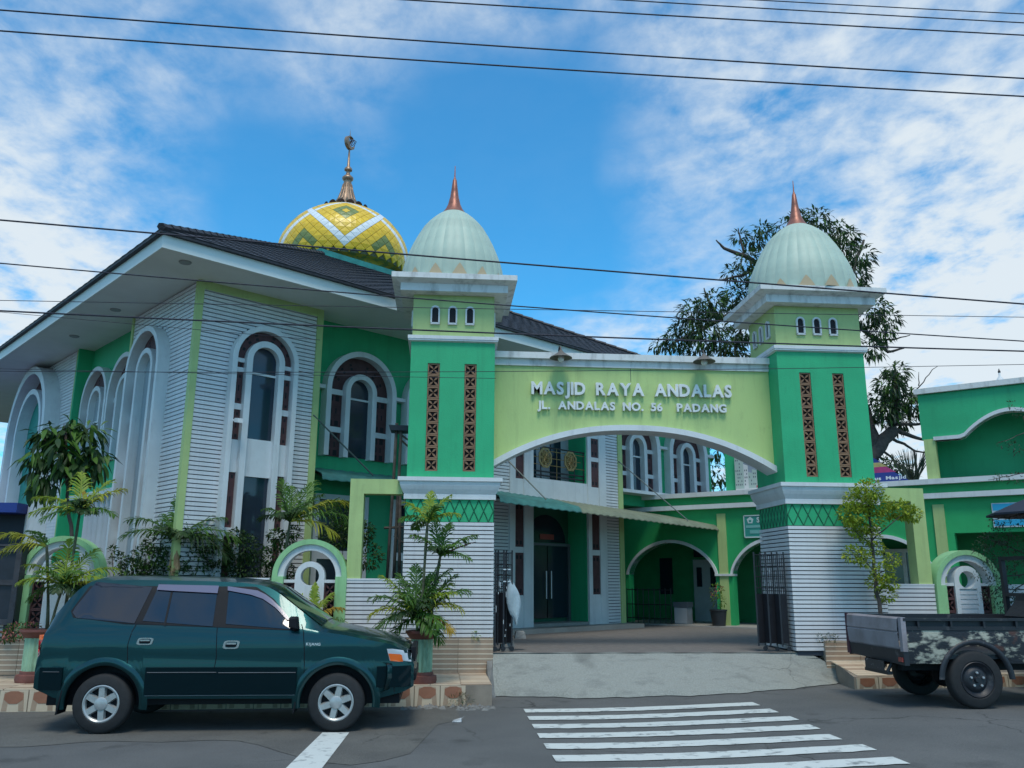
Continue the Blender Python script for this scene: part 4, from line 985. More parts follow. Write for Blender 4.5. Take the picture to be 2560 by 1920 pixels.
# signs
t = thing('wall_sign', 'green and white lettered sign with emblem above the arcade, cut off by the right tower', 'sign', sw(.765, -.06, 2.62), RS)
SGN = mat('sign_teal', (.03, .26, .22), .45); SGW = mat('sign_white', (.50, .62, .62), .5)
MB().box(0, 1.3, 0, .03, 0, .50).build('panel', SGN, t)
g = MB(); g.box(-.02, 1.32, -.012, .0, -.02, .012); g.box(-.02, 1.32, -.012, 0, .49, .515); g.box(-.02, .0, -.012, 0, -.02, .515); g.box(1.30, 1.32, -.012, 0, -.02, .515); g.build('frame', SGW, t)
g = MB(); g.prism([(.14+.085*cos(pi/2+2*pi*k/5), .39+.085*sin(pi/2+2*pi*k/5)) for k in range(5)][::-1], -.006, 0); g.build('emblem', SGW, t)
g = MB(); g.prism([(.14+.035*cos(pi/2+2*pi*k/5), .375+.03*sin(pi/2+2*pi*k/5)) for k in range(5)][::-1], -.009, -.006); g.build('emblem_mark', SGN, t)
write('SE', .30, .46, .34, .34, .12, -.004, t, SGW, ext=.003)
g = MB(); g.box(.03, 1.27, -.006, 0, .215, .275); g.box(.12, 1.2, -.006, 0, .08, .16); g.build('print_band', mat('sign_band', (.16, .42, .40), .5), t)
t = thing('wall_sign', 'blue and white banded sign under the ledge at the right edge', 'sign', sw(5.96, -.05, 2.69), RS)
SB1 = mat('sign_cyan', (.02, .34, .58), .5); SB2 = mat('sign_pale', (.50, .60, .66), .5, var=.3, vscale=12)
MB().box(0, 2.0, 0, .03, 0, .49).build('panel', SB2, t)
g = MB(); g.box(.02, 1.98, -.004, 0, .34, .47); g.box(.02, 1.98, -.004, 0, .03, .15); g.build('print_band', SB1, t)
g = MB(); rr = random.Random(5)
for z in (.18, .235, .29):
    x = .08
    while x < 1.9: w_ = rr.uniform(.03, .12); g.box(x, x+w_, -.004, 0, z, z+.028); x += w_+.025
g.build('print_line', mat('sign_ink', (.22, .34, .44), .5), t)
# things under the arcade
t = thing('grey_cabinet', 'grey metal cabinet standing under the left arcade arch before the door', 'cabinet', sw(-1.05, -.25, .58), RS)
CAB = mat('cabinet_grey', (.22, .25, .28), .5, var=.2)
MB().box(0, .34, 0, .3, 0, .40).build('carcass', CAB, t); MB().box(.01, .33, -.012, -.0, .02, .38).build('door_leaf', mat('cabinet_door', (.30, .33, .36), .45), t); MB().box(-.02, .36, -.02, .32, .40, .52).build('top', mat('cabinet_top', (.07, .09, .11), .5), t)
t = thing('low_railing', 'low dark metal railing under the left arcade arch', 'railing', sw(-2.30, -.30, .58), RS)
g = MB()
for z in (.12, .45, .80): MB().tube([(0, 0, z), (1.2, 0, z)], .014, 6).build('rail', BLACK, t)
up_ = MB().tube([(0, 0, 0), (0, 0, .84)], .012, 6).mesh('post', BLACK)
for k in range(9): put('post', up_, t, (k*.15, 0, 0))
t = thing('flower_pot', 'black flower pot with pink flowers in front of the lime pilaster', 'potted plant', sw(.12, -.35, .58))
MB().lathe([(.0, 0), (.15, 0), (.19, .33), (.205, .34), (.205, .37), (.18, .37), (.17, .30), (0, .30)], 16).build('pot', mat('pot_black', (.02, .025, .03), .5), t, smooth=True, angle=40)
# ------------------------------------------------------------------ vegetation
LG = leafmat('leaf_green', (.04, .115, .02), (.10, .20, .03)); LY = leafmat('leaf_yellow', (.26, .30, .03), (.40, .38, .05)); LD = leafmat('leaf_dark', (.016, .045, .015), (.04, .085, .025))
LB = leafmat('leaf_bright', (.16, .26, .022), (.30, .36, .04)); LDRY = leafmat('leaf_dry', (.30, .20, .10), (.42, .30, .17)); LO = leafmat('leaf_ochre', (.36, .24, .03), (.45, .30, .05)); LGR = leafmat('leaf_grey', (.05, .075, .05), (.10, .12, .085))
LPINK = leafmat('flower_pink', (.55, .16, .16), (.6, .25, .2)); LPUR = leafmat('leaf_purple', (.10, .03, .045), (.16, .06, .06))
BARK = mat('bark', (.085, .07, .06), .9, var=.45, vscale=8, bump=.6, bscale=25); BARKG = mat('palm_stem', (.12, .13, .07), .8, var=.5, vscale=12, bump=.5, bscale=30)
def rv(rr): 
    while True:
        v = Vector((rr.uniform(-1, 1), rr.uniform(-1, 1), rr.uniform(-1, 1)))
        if .05 < v.length < 1: return v
def leaf(mb, p, d, L_, W_, rr, droop=.3, n=None):
    d = d.normalized(); s_ = d.cross(n or (Vector((0, 0, 1))+rv(rr)*.5)).normalized(); q = p+d*L_*.5-Vector((0, 0, droop*.12*L_)); t = p+d*L_-Vector((0, 0, droop*L_*.5))
    up = s_.cross(d)*W_*.25
    mb.add([p, q-s_*W_*.5+up, t, q+s_*W_*.5+up, q], [(0, 4, 1), (1, 4, 2), (2, 4, 3), (3, 4, 0)])
def frond(P, nm, base, az, el, L_, droop, lw, ll, m, rr, n=32, dead=False, start=.12):
    """one palm frond: stalk with two ranks of leaflets"""
    g = MB(); pts = []; d = Vector((cos(az)*cos(el), sin(az)*cos(el), sin(el))); p = Vector(base); st = L_/n; side = Vector((-sin(az), cos(az), 0))
    for i in range(n+1):
        pts.append(p.copy()); p = p+d*st; e = droop/n*(.5+1.2*i/n); d = (d-Vector((0, 0, e))).normalized()
    g.tube(pts, [lerp(.016, .004, i/n) for i in range(n+1)], 5)
    for i in range(int(n*start), n+1):
        t = i/n; l = ll*(sin(pi*min(1, (t*.93+.10)))**.6)*(1 if t < .95 else .8); dr = (pts[min(i+1, n)]-pts[max(i-1, 0)]).normalized()
        for sg in (-1, 1):
            if rr.random() < .07: continue
            dq = rr.uniform(.7, 1.7)
            dd = (side*sg*(.95 if t < .8 else .75)+dr*(.55+.7*t)+Vector((0, 0, rr.uniform(.02, .34) if not dead else -1.2))).normalized(); dd = (dd+rv(rr)*.18).normalized()
            w_ = lw*rr.uniform(.8, 1.15); p0 = pts[i]; nrm = dd.cross(dr).normalized(); wd = dd.cross(nrm).normalized()*w_*.5
            p1 = p0+dd*l*.5-Vector((0, 0, .05*l)); p2 = p0+dd*l*.85-Vector((0, 0, .24*l*dq)); p3 = p0+dd*l*.97-Vector((0, 0, .42*l*dq))
            g.add([p0-wd*.4, p0+wd*.4, p1-wd, p1+wd, p2-wd*.8, p2+wd*.8, p3], [(0, 1, 3, 2), (2, 3, 5, 4), (4, 5, 6)])
    return g.build(nm, m, P)
def palm(label, loc, stems, pot=None, seed=1, extra=None, name='potted_palm', group=None):
    """stems: (dx,dy,height,lean_x,[(az_deg,el_deg,len,droop,mat)])"""
    rr = random.Random(seed); t = thing(name, label, 'palm', loc, 0, group); z0 = 0
    if pot: z0 = pot(t)
    for (dx, dy, h, lean, fr) in stems:
        pts = [(dx+lean*(i/6)**1.4, dy, z0+h*i/6) for i in range(7)]
        MB().tube(pts, [.028, .024, .020, .018, .018, .022, .016], 8).build('stem', BARKG, t, smooth=True)
        top = Vector(pts[-1])
        for (a, e, L_, dr, m, *ex) in fr:
            kw = ex[0] if ex else {}
            frond(t, 'frond', top+Vector((0, 0, -.02)), radians(a), radians(e), L_, dr, kw.get('lw', .021), kw.get('ll', .34)*L_/.9, m, rr, **{k: v for k, v in kw.items() if k in ('n', 'dead', 'start')})
    return t
POTG = mat('pot_green', (.28, .46, .30), .65, col2=(.12, .22, .13), vscale=9, lo=.5, hi=.75, stretch=(1, 1, .3)); POTR = mat('pot_red', (.20, .07, .055), .65, var=.35, vscale=6)
def column_pot(s=1.0):
    def f(t):
        MB().lathe([(.20*s, 0), (.21*s, .03), (.205*s, .09), (.16*s, .10), (.16*s, .135), (.14*s, .14)], 20).build('pot_base', POTR, t, smooth=True, angle=35)
        g = MB(); n = 32
        rows = [[((.135+.012*(k % 2))*s*r*cos(2*pi*k/n), (.135+.012*(k % 2))*s*r*sin(2*pi*k/n), z) for k in range(n+1)] for r, z in ((.97, .14), (1, .2), (1, .50), (1.02, .56))]
        g.grid(rows); g.build('pot_body', POTG, t)
        MB().lathe([(.14*s, .555), (.16*s, .56), (.215*s, .63), (.225*s, .635), (.225*s, .665), (.20*s, .665), (.18*s, .63), (0, .62)], 20).build('pot_rim', POTR, t, smooth=True, angle=35)
        return .62
    return f
# potted palm in front of the gateway wall (right of the car)
pb = onZ(1052, 1708, .265)
palm('potted palm with yellow green fronds in a fluted green pot by the car front', (pb.x, pb.y+.05, .268), [
    (-.02, .0, 1.50, .05, [(20, 62, .55, .9, LB), (75, 75, .5, .7, LB), (160, 55, .50, 1.0, LB), (200, 30, .45, 1.2, LG), (300, 50, .45, 1.0, LG), (-10, 35, .5, 1.0, LB), (120, 20, .4, 1.4, LG)]),
    (.10, .03, 1.05, .12, [(10, 45, .62, .8, LG), (60, 70, .55, .8, LG), (130, 75, .6, .6, LG), (200, 50, .55, 1.0, LG), (-30, 20, .5, 1.2, LG), (250, 40, .4, 1.3, LD), (-60, 45, .4, 1.2, LG), (15, 28, .55, .3, LPUR, {'ll': .08, 'lw': .02})]),
    (-.06, -.04, .22, -.03, [(178, 48, .75, 1.3, LG), (150, 70, .7, .8, LG), (100, 82, .75, .4, LG), (-5, 42, .72, 1.5, LY), (20, 60, .75, 1.2, LB), (-25, 15, .62, 1.5, LO), (200, 20, .65, 1.6, LG), (230, 35, .5, 1.6, LD), (-50, 30, .6, 1.9, LG), (0, 75, .8, 1.0, LG), (-70, 50, .5, 1.4, LD), (215, -5, .5, 1.5, LG), (-35, -10, .55, 1.3, LG), (60, 65, .8, .9, LG), (170, 62, .8, 1.0, LB), (12, 68, .85, 1.1, LG), (190, 35, .7, 1.5, LY), (-12, 55, .7, 1.3, LB), (240, 55, .6, 1.3, LG), (-60, 10, .55, 1.4, LG), (120, 50, .7, 1.1, LG)]),
    (.05, .05, .30, .03, [(30, 62, .7, .9, LG), (-15, 50, .7, 1.3, LG), (150, 60, .6, 1.0, LG), (260, 45, .5, 1.2, LD), (90, 70, .6, .8, LG)])], column_pot(1.0), 3)
# potted palm behind the car tail
pa = onZ(52, 1706, .265)
tp = palm('potted palm with broad yellow green fronds behind the tail of the green car', (pa.x+.12, pa.y+.05, .268), [
    (.12, .06, .62, .10, [(15, 40, .75, 1.0, LB), (60, 60, .75, .9, LB), (110, 75, .7, .6, LB), (170, 45, .7, 1.0, LB), (205, 30, .6, 1.2, LB), (-20, 30, .7, 1.1, LB), (-45, 50, .5, 1.4, LG), (240, 50, .5, 1.4, LG), (140, 60, .6, 1, LG), (40, 20, .65, 1.2, LY), (0, 10, .5, 1.4, LG), (180, 5, .5, 1.4, LG), (280, 20, .4, 1.5, LD), (320, 10, .45, 1.4, LD)]),
    (.22, .2, 1.62, .04, [(10, 48, .7, .9, LY), (50, 60, .7, .8, LB), (120, 70, .7, .7, LB), (165, 35, .8, .9, LB), (195, 20, .65, 1.0, LB), (-15, 20, .6, 1.1, LG), (225, 10, .55, 1.2, LG), (-60, 50, .4, 1.3, LD), (265, 40, .45, 1.3, LD), (300, 25, .4, 1.4, LD), (90, 30, .5, 1.2, LG)]),
    (.02, .2, 1.15, -.15, [(185, 35, .7, 1.1, LY), (200, 15, .65, 1.3, LY), (150, 50, .5, 1.2, LG)])], column_pot(1.02), 5)
# garden palms behind the wall
def gpalm(label, px, base_px_y, topy, Y, fr, seed, lean=0):
    b_ = onY(px, base_px_y, Y); tz = onY(px, topy, Y).z
    return palm(label, (b_.x, Y, .55), [(0, 0, tz-.55, lean, fr)], None, seed, name='garden_palm', group=None)
gpalm('young palm with an upright fan of fronds and dry hanging bloom above the car roof', 425, 1480, 1345, 13.42, [(92, 85, .80, .25, LG, {'ll': .27, 'lw': .032}), (165, 42, .95, 1.1, LG), (185, 30, .85, 1.3, LG), (20, 45, .85, 1.0, LG), (-5, 28, 1.05, 1.3, LG), (-12, 12, 1.0, 1.4, LD), (10, 20, .9, 1.3, LG), (140, 60, .6, 1.0, LG), (60, 62, .6, .9, LG), (250, 45, .5, 1.3, LD), (300, 35, .55, 1.4, LD), (-70, -75, .55, .3, LDRY, {'ll': .2, 'lw': .015, 'dead': True}), (-50, -60, .5, .4, LDRY, {'ll': .2, 'lw': .015, 'dead': True})], 11)
gpalm('tall thin palm with wide feathery fronds left of the lime portal frame', 697, 1480, 1300, 13.35, [(40, 50, .75, .6, LG), (62, 58, .95, .6, LG), (10, 40, 1.0, 1.0, LY), (25, 35, 1.15, .8, LG), (100, 68, .7, .7, LG), (140, 72, .75, .4, LG), (160, 70, .6, .4, LD, {'ll': .12}), (-5, 22, 1.05, .9, LG), (-15, 8, .85, 1.1, LY), (170, 30, .55, 1.2, LD), (200, 45, .5, 1.2, LG), (300, 40, .6, 1.2, LD), (250, 35, .5, 1.3, LD), (75, 45, .8, .9, LG)], 13, .10)
gpalm('small palm with striped yellow fronds in front of the keyhole arch', 778, 1600, 1545, 12.75, [(92, 80, .55, .4, LB, {'ll': .22, 'lw': .03}), (30, 62, .5, .8, LB), (150, 62, .5, .8, LB), (5, 40, .5, 1.0, LO), (-15, 15, .45, 1.2, LO), (60, 30, .4, 1.2, LG)], 17)
# crowns made of leaf clumps
def crown(P, clumps, ll, lw, mats_, seed, hang=0., nm='crown', stuff=False):
    rr = random.Random(seed); g = MB()
    for (c, r, n) in clumps:
        c = Vector(c)
        for k in range(n):
            v = rv(rr); v = v*(v.length**-.35); p = c+Vector((v.x*r, v.y*r, v.z*r*.8)); g.cur = rr.randrange(len(mats_))
            d = (v.normalized()*.7+rv(rr)*.8-Vector((0, 0, hang))).normalized()
            leaf(g, p, d, ll*rr.uniform(.6, 1.2), lw*rr.uniform(.7, 1.2), rr, .3+hang*.5)
    return g.build(nm, mats_, P)
def limbs(P, segs, nm='trunk', m=BARK):
    g = MB()
    for pts, r0, r1 in segs:
        pts = [Vector(p) for p in pts]; fine = []
        for a, b_ in zip(pts, pts[1:]): fine += [a.lerp(b_, k/4)+Vector((random.uniform(-1, 1), random.uniform(-1, 1), random.uniform(-1, 1)))*(a-b_).length*.025 for k in range(4)]
        fine.append(pts[-1]); n = len(fine)
        g.tube(fine, [lerp(r0, r1, i/(n-1)) for i in range(n)], 7)
    return g.build(nm, m, P, smooth=True)
def rel(P, o): return tuple(Vector(P)-Vector(o))
# broad-leaved young tree by the left wall; each drooping leaf is a part
Yt = 13.45; bx = onY(178, 1480, Yt); org = Vector((bx.x, Yt, .55))
t = thing('broadleaf_tree', 'slim young tree with big drooping dark leaves at the left', 'tree', org)
q = lambda x, y, dy=0: onY(x, y, Yt+dy)-org
limbs(t, [([(0, 0, 0), q(178, 1340), q(170, 1240), q(165, 1150), q(165, 1080)], .035, .014), ([q(166, 1170), q(130, 1120, -.1), q(105, 1090, -.1)], .014, .008), ([q(166, 1140), q(200, 1090, .1), q(225, 1070, .1)], .014, .008), ([q(165, 1110), q(160, 1060)], .012, .006), ([q(168, 1190), q(210, 1215, -.1), q(235, 1205, -.1)], .01, .006), ([q(166, 1180), q(120, 1190, -.2), q(100, 1200, -.2)], .01, .006), ([q(166, 1150), q(150, 1150, -.3), q(140, 1130, -.3)], .01, .006)], 'trunk')
rr = random.Random(21); lmesh = {}
def bigleaf(L_, W_, kind):
    key = (round(L_, 2), kind)
    if key in lmesh: return lmesh[key]
    g = MB(); n = 5; rows = []
    for i in range(n+1):
        s_ = i/n; w_ = W_*.5*sin(pi*min(.98, s_*.93+.05))**.75; z = -.22*L_*s_*s_
        rows.append([(L_*s_*.97, -w_, z+w_*.22), (L_*s_*.97, 0, z), (L_*s_*.97, w_, z+w_*.22)])
    g.grid(rows); lmesh[key] = g.mesh('leaf', [LD, LG, LO][kind], True); return lmesh[key]
for (x, y, dy, n, sp) in ((165, 1075, 0, 16, .16), (120, 1085, -.1, 16, .17), (215, 1075, .1, 18, .18), (100, 1140, -.1, 18, .17), (160, 1150, -.2, 20, .20), (225, 1130, .1, 18, .17), (110, 1200, -.2, 14, .15), (195, 1175, -.1, 16, .17), (240, 1165, .1, 10, .12), (150, 1110, -.3, 18, .2), (85, 1185, -.1, 8, .12), (185, 1060, .1, 8, .12)):
    c = q(x, y, dy)
    for k in range(int(n*1.55)):
        a = rr.uniform(0, 2*pi); kind = 0 if rr.random() < .62 else 1
        p = c+Vector((cos(a)*sp*rr.random(), sin(a)*sp*rr.random(), rr.uniform(-.6, .5)*sp))
        put('leaf', bigleaf(rr.choice((.22, .27, .31)), .078, kind), t, p, (rr.uniform(-.4, .4), radians(rr.uniform(15, 75)), a))
crown(t, [(tuple(q(x, y, dy)), r_, int(n_*.45)) for x, y, dy, r_, n_ in ((165, 1080, .05, .25, 90), (120, 1095, -.1, .24, 80), (220, 1085, .1, .24, 90), (100, 1145, -.1, .22, 80), (165, 1150, 0, .28, 110), (230, 1135, .1, .22, 80), (115, 1200, -.1, .2, 60), (195, 1170, .1, .22, 70))], .25, .062, [LD, LD, LG], 22, hang=.6, nm='foliage')
bpy.data.objects['foliage']['kind'] = 'stuff'
for (x, y) in ((78, 1240), (98, 1245), (118, 1250), (135, 1240), (88, 1250)): put('leaf', bigleaf(.30, .11, 0), t, q(x, y-22, -.25), (.2, radians(78), rr.uniform(0, 6)))
put('leaf', bigleaf(.31, .085, 2), t, q(206, 1222, -.2), (.2, radians(60), -.4), label='yellowing leaf')
# shrubs behind the left wall
def shrub(label, cl, Y, mats_, seed, ll=.075, lw=.035, group='shrubs behind the left boundary wall', name='shrub', base=.6, cat='shrub'):
    x0 = sum(c[0] for c in cl)/len(cl); o_ = onY(x0, 1480, Y); org = Vector((o_.x, Y, base)); t = thing(name, label, cat, org, 0, group)
    cs = [(tuple(onY(x, y, Y+dy)-org), r*1.08, int(n*2.2)) for x, y, dy, r, n in cl]
    crown(t, cs, ll, lw, mats_, seed)
    limbs(t, [([(0, 0, -.1), (c[0]*.5, c[1]*.5, c[2]*.45), c], .014, .004) for c, r, n in cs], 'stem')
    return t
shrub('dark twiggy shrub with a red flower left of the dry palm bloom', [(300, 1400, 0, .13, 50), (335, 1425, .1, .20, 130), (365, 1390, 0, .20, 130), (345, 1450, 0, .22, 150), (280, 1375, 0, .05, 14)], 13.40, [LD, LG, LD], 31)
shrub('dark dense shrub rising behind the dry palm bloom', [(400, 1360, .1, .22, 160), (430, 1420, .1, .25, 210), (480, 1400, .15, .24, 190), (460, 1345, .1, .18, 110), (510, 1360, .2, .18, 110), (395, 1435, .1, .2, 130)], 13.42, [LD, LD, LG], 33)
shrub('dark shrub in front of the dark lower window glass of the corner bay', [(545, 1390, .2, .20, 150), (560, 1440, .2, .24, 180), (610, 1370, .2, .24, 220), (620, 1430, .2, .28, 280), (590, 1340, .2, .12, 60)], 13.5, [LD, LD], 35)
shrub('dark tall shrub standing between the corner bay and the green arch', [(690, 1340, .2, .12, 70), (680, 1390, .2, .18, 130), (700, 1430, .2, .2, 140), (715, 1350, .2, .12, 60), (735, 1330, .3, .10, 40)], 13.55, [LD, LG], 37)
shrub('leafy dark bush seen through the lime portal frame', [(840, 1340, .3, .25, 200), (880, 1330, .5, .28, 240), (915, 1390, .5, .26, 200), (905, 1330, .6, .2, 120), (850, 1280, .6, .2, 110)], 14.0, [LD, LD, LG], 39)
shrub('low feathery green plant at the foot of the keyhole arch behind the car bonnet', [(845, 1565, 0, .12, 160), (815, 1560, 0, .08, 80), (865, 1580, 0, .08, 80)], 12.72, [LG, LG, LB], 41, .06, .01, None, base=.75)
shrub('small weeds with pale flowers round the pot at the left edge', [(40, 1580, 0, .14, 130), (75, 1575, .05, .12, 110), (15, 1590, 0, .1, 70)], 12.35, [LD, LG, LPINK], 43, .05, .02, None, base=.9)
tag(crown(None, [(tuple(onY(1189, 1588, 12.93)), .05, 26)], .06, .016, [LG, LB], 45, nm='weed'), 'tuft of weed on the plinth cap at the foot of the left tower', 'weed')
tag(crown(None, [(tuple(onY(x, 1594, 12.93)), .06, 30) for x in (2055, 2070, 2085)], .06, .012, [LD], 46, nm='weed'), 'dark dry weeds on the plinth cap left of the pickup tailgate', 'weed')
tag(crown(None, [(tuple(onY(x, y, 11.55)), .09, 50) for x, y in ((1150, 1748), (1165, 1752), (1140, 1750))], .08, .008, [LD, LDRY], 47, nm='weed'), 'dry grass tuft growing in the broken kerb end beside the ramp', 'weed')
pf = bpy.data.objects['flower_pot']
crown(pf, [((0, 0, .55), .17, 70), ((.0, .0, .8), .16, 50)], .09, .035, [LG, LB], 48, nm='leaves'); crown(pf, [((.02, -.05, .85), .10, 26), ((-.1, 0, .75), .06, 10)], .05, .04, [LPINK], 49, nm='flowers')
# slim tree with a bright crown in front of the right tower
Yr = 12.55; org = Vector((onY(2200, 1535, Yr).x, Yr, .40)); q = lambda x, y, dy=0: onY(x, y, Yr+dy)-org
t = thing('slim_tree', 'slim young tree with bright yellow green crown in front of the right tower', 'tree', org)
limbs(t, [([(0, 0, 0), q(2195, 1500), q(2186, 1420), q(2178, 1330), q(2172, 1260)], .035, .014), ([q(2186, 1430), q(2160, 1400), q(2130, 1380)], .010, .004), ([q(2186, 1440), q(2225, 1420), q(2235, 1390)], .010, .004), ([q(2180, 1360), q(2150, 1340), q(2130, 1320)], .01, .004), ([q(2180, 1350), q(2215, 1320), q(2250, 1290), q(2275, 1285)], .012, .004), ([q(2176, 1300), q(2150, 1270), q(2140, 1250)], .01, .004), ([q(2194, 1490), q(2215, 1450)], .008, .004), ([q(2197, 1520), q(2215, 1495)], .006, .003)], 'trunk')
cl = []
for (x, y, r, n) in ((2150, 1250, .22, 260), (2170, 1225, .2, 220), (2130, 1285, .2, 220), (2190, 1260, .2, 200), (2165, 1300, .25, 280), (2140, 1320, .14, 110), (2255, 1275, .17, 170), (2280, 1285, .13, 110), (2225, 1280, .12, 90), (2135, 1385, .15, 110), (2160, 1395, .14, 90), (2195, 1370, .10, 60), (2230, 1400, .12, 80), (2205, 1430, .16, 110), (2190, 1455, .14, 90), (2225, 1455, .13, 90), (2215, 1485, .14, 90), (2175, 1340, .15, 90)):
    cl.append((tuple(q(x, y, random.uniform(-.12, .12))), r*1.06, int(n*1.7)))
LYG = leafmat('leaf_lime', (.26, .36, .025), (.40, .44, .05)); crown(t, cl, .064, .036, [LYG, LB, LYG, LB], 51)
# large old tree behind the right tower
Yb = 27.0; org = Vector((onY(2140, 1300, Yb).x, Yb, .5)); q = lambda x, y, dy=0: onY(x, y, Yb+dy)-org
t = thing('mango_tree', 'large old tree with sparse dark crown and bare limbs behind the right tower', 'tree', org)
T = [((0, 0, 0), q(2150, 1180), q(2185, 1130), q(2215, 1095)), ]
segs = [([(0, 0, 0), q(2150, 1170), q(2190, 1128), q(2232, 1075), q(2240, 1010), q(2238, 950), q(2235, 930)], .34, .07),
        ([q(2190, 1128), q(2150, 1000, 1), q(2080, 860, 1), q(2000, 760, 1), q(1930, 700, 0)], .26, .09), ([q(1990, 750, 1), q(1990, 640, 1), q(2030, 560, 1)], .16, .05), ([q(2060, 830, 1), q(2120, 700, 1), q(2160, 600, 1)], .16, .04),
        ([q(1960, 720), q(1880, 650), q(1810, 620), q(1790, 600)], .12, .02), ([q(1900, 665), q(1850, 690), q(1800, 700)], .07, .02), ([q(1860, 640), q(1850, 590), q(1845, 570)], .05, .015), ([q(1930, 700), q(1870, 760), q(1800, 800), q(1740, 830), q(1680, 860)], .12, .03), ([q(1800, 800), q(1770, 750), q(1760, 720)], .07, .02), ([q(1870, 760), q(1850, 830), q(1840, 880)], .07, .02), ([q(1960, 730), q(1960, 860), q(1930, 900)], .06, .02),
        ([q(2238, 1060), q(2290, 1062), q(2330, 1052)], .07, .03), ([q(2240, 1075), q(2290, 1095), q(2340, 1105)], .09, .03), ([q(2225, 1095), q(2260, 1110), q(2290, 1128), q(2330, 1135)], .06, .02), ([q(2200, 1120), q(2230, 1145), q(2262, 1180)], .05, .02), ([q(2285, 1125), q(2290, 1160), q(2295, 1190)], .04, .015), ([q(2238, 1040), q(2210, 1050), q(2180, 1065)], .04, .015), ([q(2240, 1000), q(2270, 985), q(2300, 990)], .05, .02),
        ([q(2120, 800, 1), q(2190, 850, 1), q(2220, 880, 1), q(2260, 870, 1)], .10, .03), ([q(2190, 850, 1), q(2230, 850), q(2275, 838)], .05, .015), ([q(2300, 965), q(2330, 925), q(2345, 915)], .02, .008), ([q(2297, 965), q(2297, 930)], .02, .008), ([q(2270, 1000), q(2300, 965)], .03, .02)]
limbs(t, segs, 'trunk')
cl = []
for (x, y, r, n) in ((1850, 590, .25, 50), (1885, 600, .3, 90), (1905, 575, .25, 60), (1870, 650, .4, 130), (1900, 690, .5, 200), (1830, 680, .3, 70), (1880, 740, .55, 240), (1840, 740, .5, 200), (1960, 570, .4, 110), (2000, 555, .45, 140), (2040, 550, .5, 180), (2070, 580, .4, 120), (2100, 570, .3, 70), (2120, 590, .35, 90), (2110, 620, .4, 120), (2150, 640, .45, 150), (2140, 680, .5, 180), (2150, 720, .3, 90), (1740, 780, .55, 230), (1780, 760, .5, 200), (1720, 820, .55, 210), (1770, 830, .6, 260), (1690, 850, .45, 120), (1650, 860, .3, 60), (1820, 850, .6, 260), (1860, 820, .5, 200), (1740, 870, .6, 220), (1840, 880, .5, 180), (2160, 790, .5, 180), (2190, 770, .45, 140), (2220, 800, .4, 110), (2200, 830, .45, 130), (2180, 870, .4, 110), (2150, 740, .35, 80), (2240, 930, .35, 130), (2225, 960, .45, 200), (2245, 990, .5, 230), (2220, 1020, .45, 190), (2200, 1000, .4, 120), (2240, 1050, .45, 180), (2275, 1000, .4, 150), (2290, 1020, .3, 70), (2180, 1040, .25, 60), (2235, 1170, .45, 150), (2250, 1190, .4, 110), (2210, 1160, .25, 50), (1960, 640, .5, 120), (2060, 620, .5, 120), (1790, 1180, .5, 110), (1800, 1240, .5, 120), (1790, 1120, .35, 60)):
    cl.append((tuple(q(x, y, random.uniform(-1, 1))), r, int(n*1.15)))
crown(t, cl, .30, .075, [LD, LD, LG, LGR], 53, hang=.35)
# spiky plant on the terrace
p0 = sw(4.45, .35, 3.72)
t = thing('spiky_plant', 'spiky dark agave like plant on the terrace by the upper storey', 'plant', p0); rr = random.Random(8)
blade = MB(); blade.grid([[(-.022*(1-i/5)**.6, .0, .78*i/5), (0, .006, .78*i/5), (.022*(1-i/5)**.6, 0, .78*i/5)] for i in range(6)]); bme = blade.mesh('leaf', LGR)
for k in range(44): o = put('leaf', bme, t, (rr.uniform(-.1, .1), rr.uniform(-.06, .06), 0), (rr.uniform(-.6, .6), rr.uniform(-.6, .6), rr.uniform(0, 6)))
# feathery grey green tree at the right edge
Yf = 12.5; org = Vector((onY(2620, 1600, Yf).x, Yf, .42)); q = lambda x, y, dy=0: onY(x, y, Yf+dy)-org
t = thing('feathery_tree', 'thin grey green feathery tree at the right edge before the blue sign', 'tree', org)
limbs(t, [([(0, 0, 0), q(2600, 1450), q(2590, 1300), q(2580, 1150), q(2560, 1040)], .05, .012), ([q(2595, 1400), q(2530, 1370), q(2450, 1340)], .014, .004), ([q(2595, 1430), q(2520, 1440), q(2470, 1500)], .012, .004), ([q(2585, 1280), q(2530, 1290), q(2480, 1300)], .012, .004), ([q(2580, 1180), q(2520, 1190), q(2470, 1200)], .01, .003), ([q(2565, 1080), q(2520, 1100), q(2490, 1110)], .008, .003), ([q(2600, 1440), q(2540, 1470), q(2500, 1530)], .012, .004)], 'trunk')
cl = []
for (x, y, r, n) in ((2470, 1350, .14, 90), (2500, 1340, .16, 130), (2530, 1360, .18, 150), (2450, 1370, .12, 60), (2510, 1400, .2, 150), (2545, 1420, .2, 150), (2480, 1420, .14, 80), (2490, 1460, .13, 90), (2520, 1480, .18, 130), (2540, 1300, .14, 90), (2500, 1300, .10, 40), (2480, 1310, .08, 26), (2540, 1195, .12, 50), (2500, 1195, .09, 26), (2545, 1120, .14, 60), (2510, 1110, .08, 22), (2550, 1030, .10, 36), (2530, 1010, .07, 16), (2440, 1440, .06, 20), (2470, 1490, .10, 50), (2500, 1520, .12, 70), (2555, 1520, .2, 120), (2470, 1395, .1, 46)):
    cl.append((tuple(q(x, y, random.uniform(-.1, .1))), r, n))
crown(t, cl, .062, .020, [LGR, LGR, LD], 57)
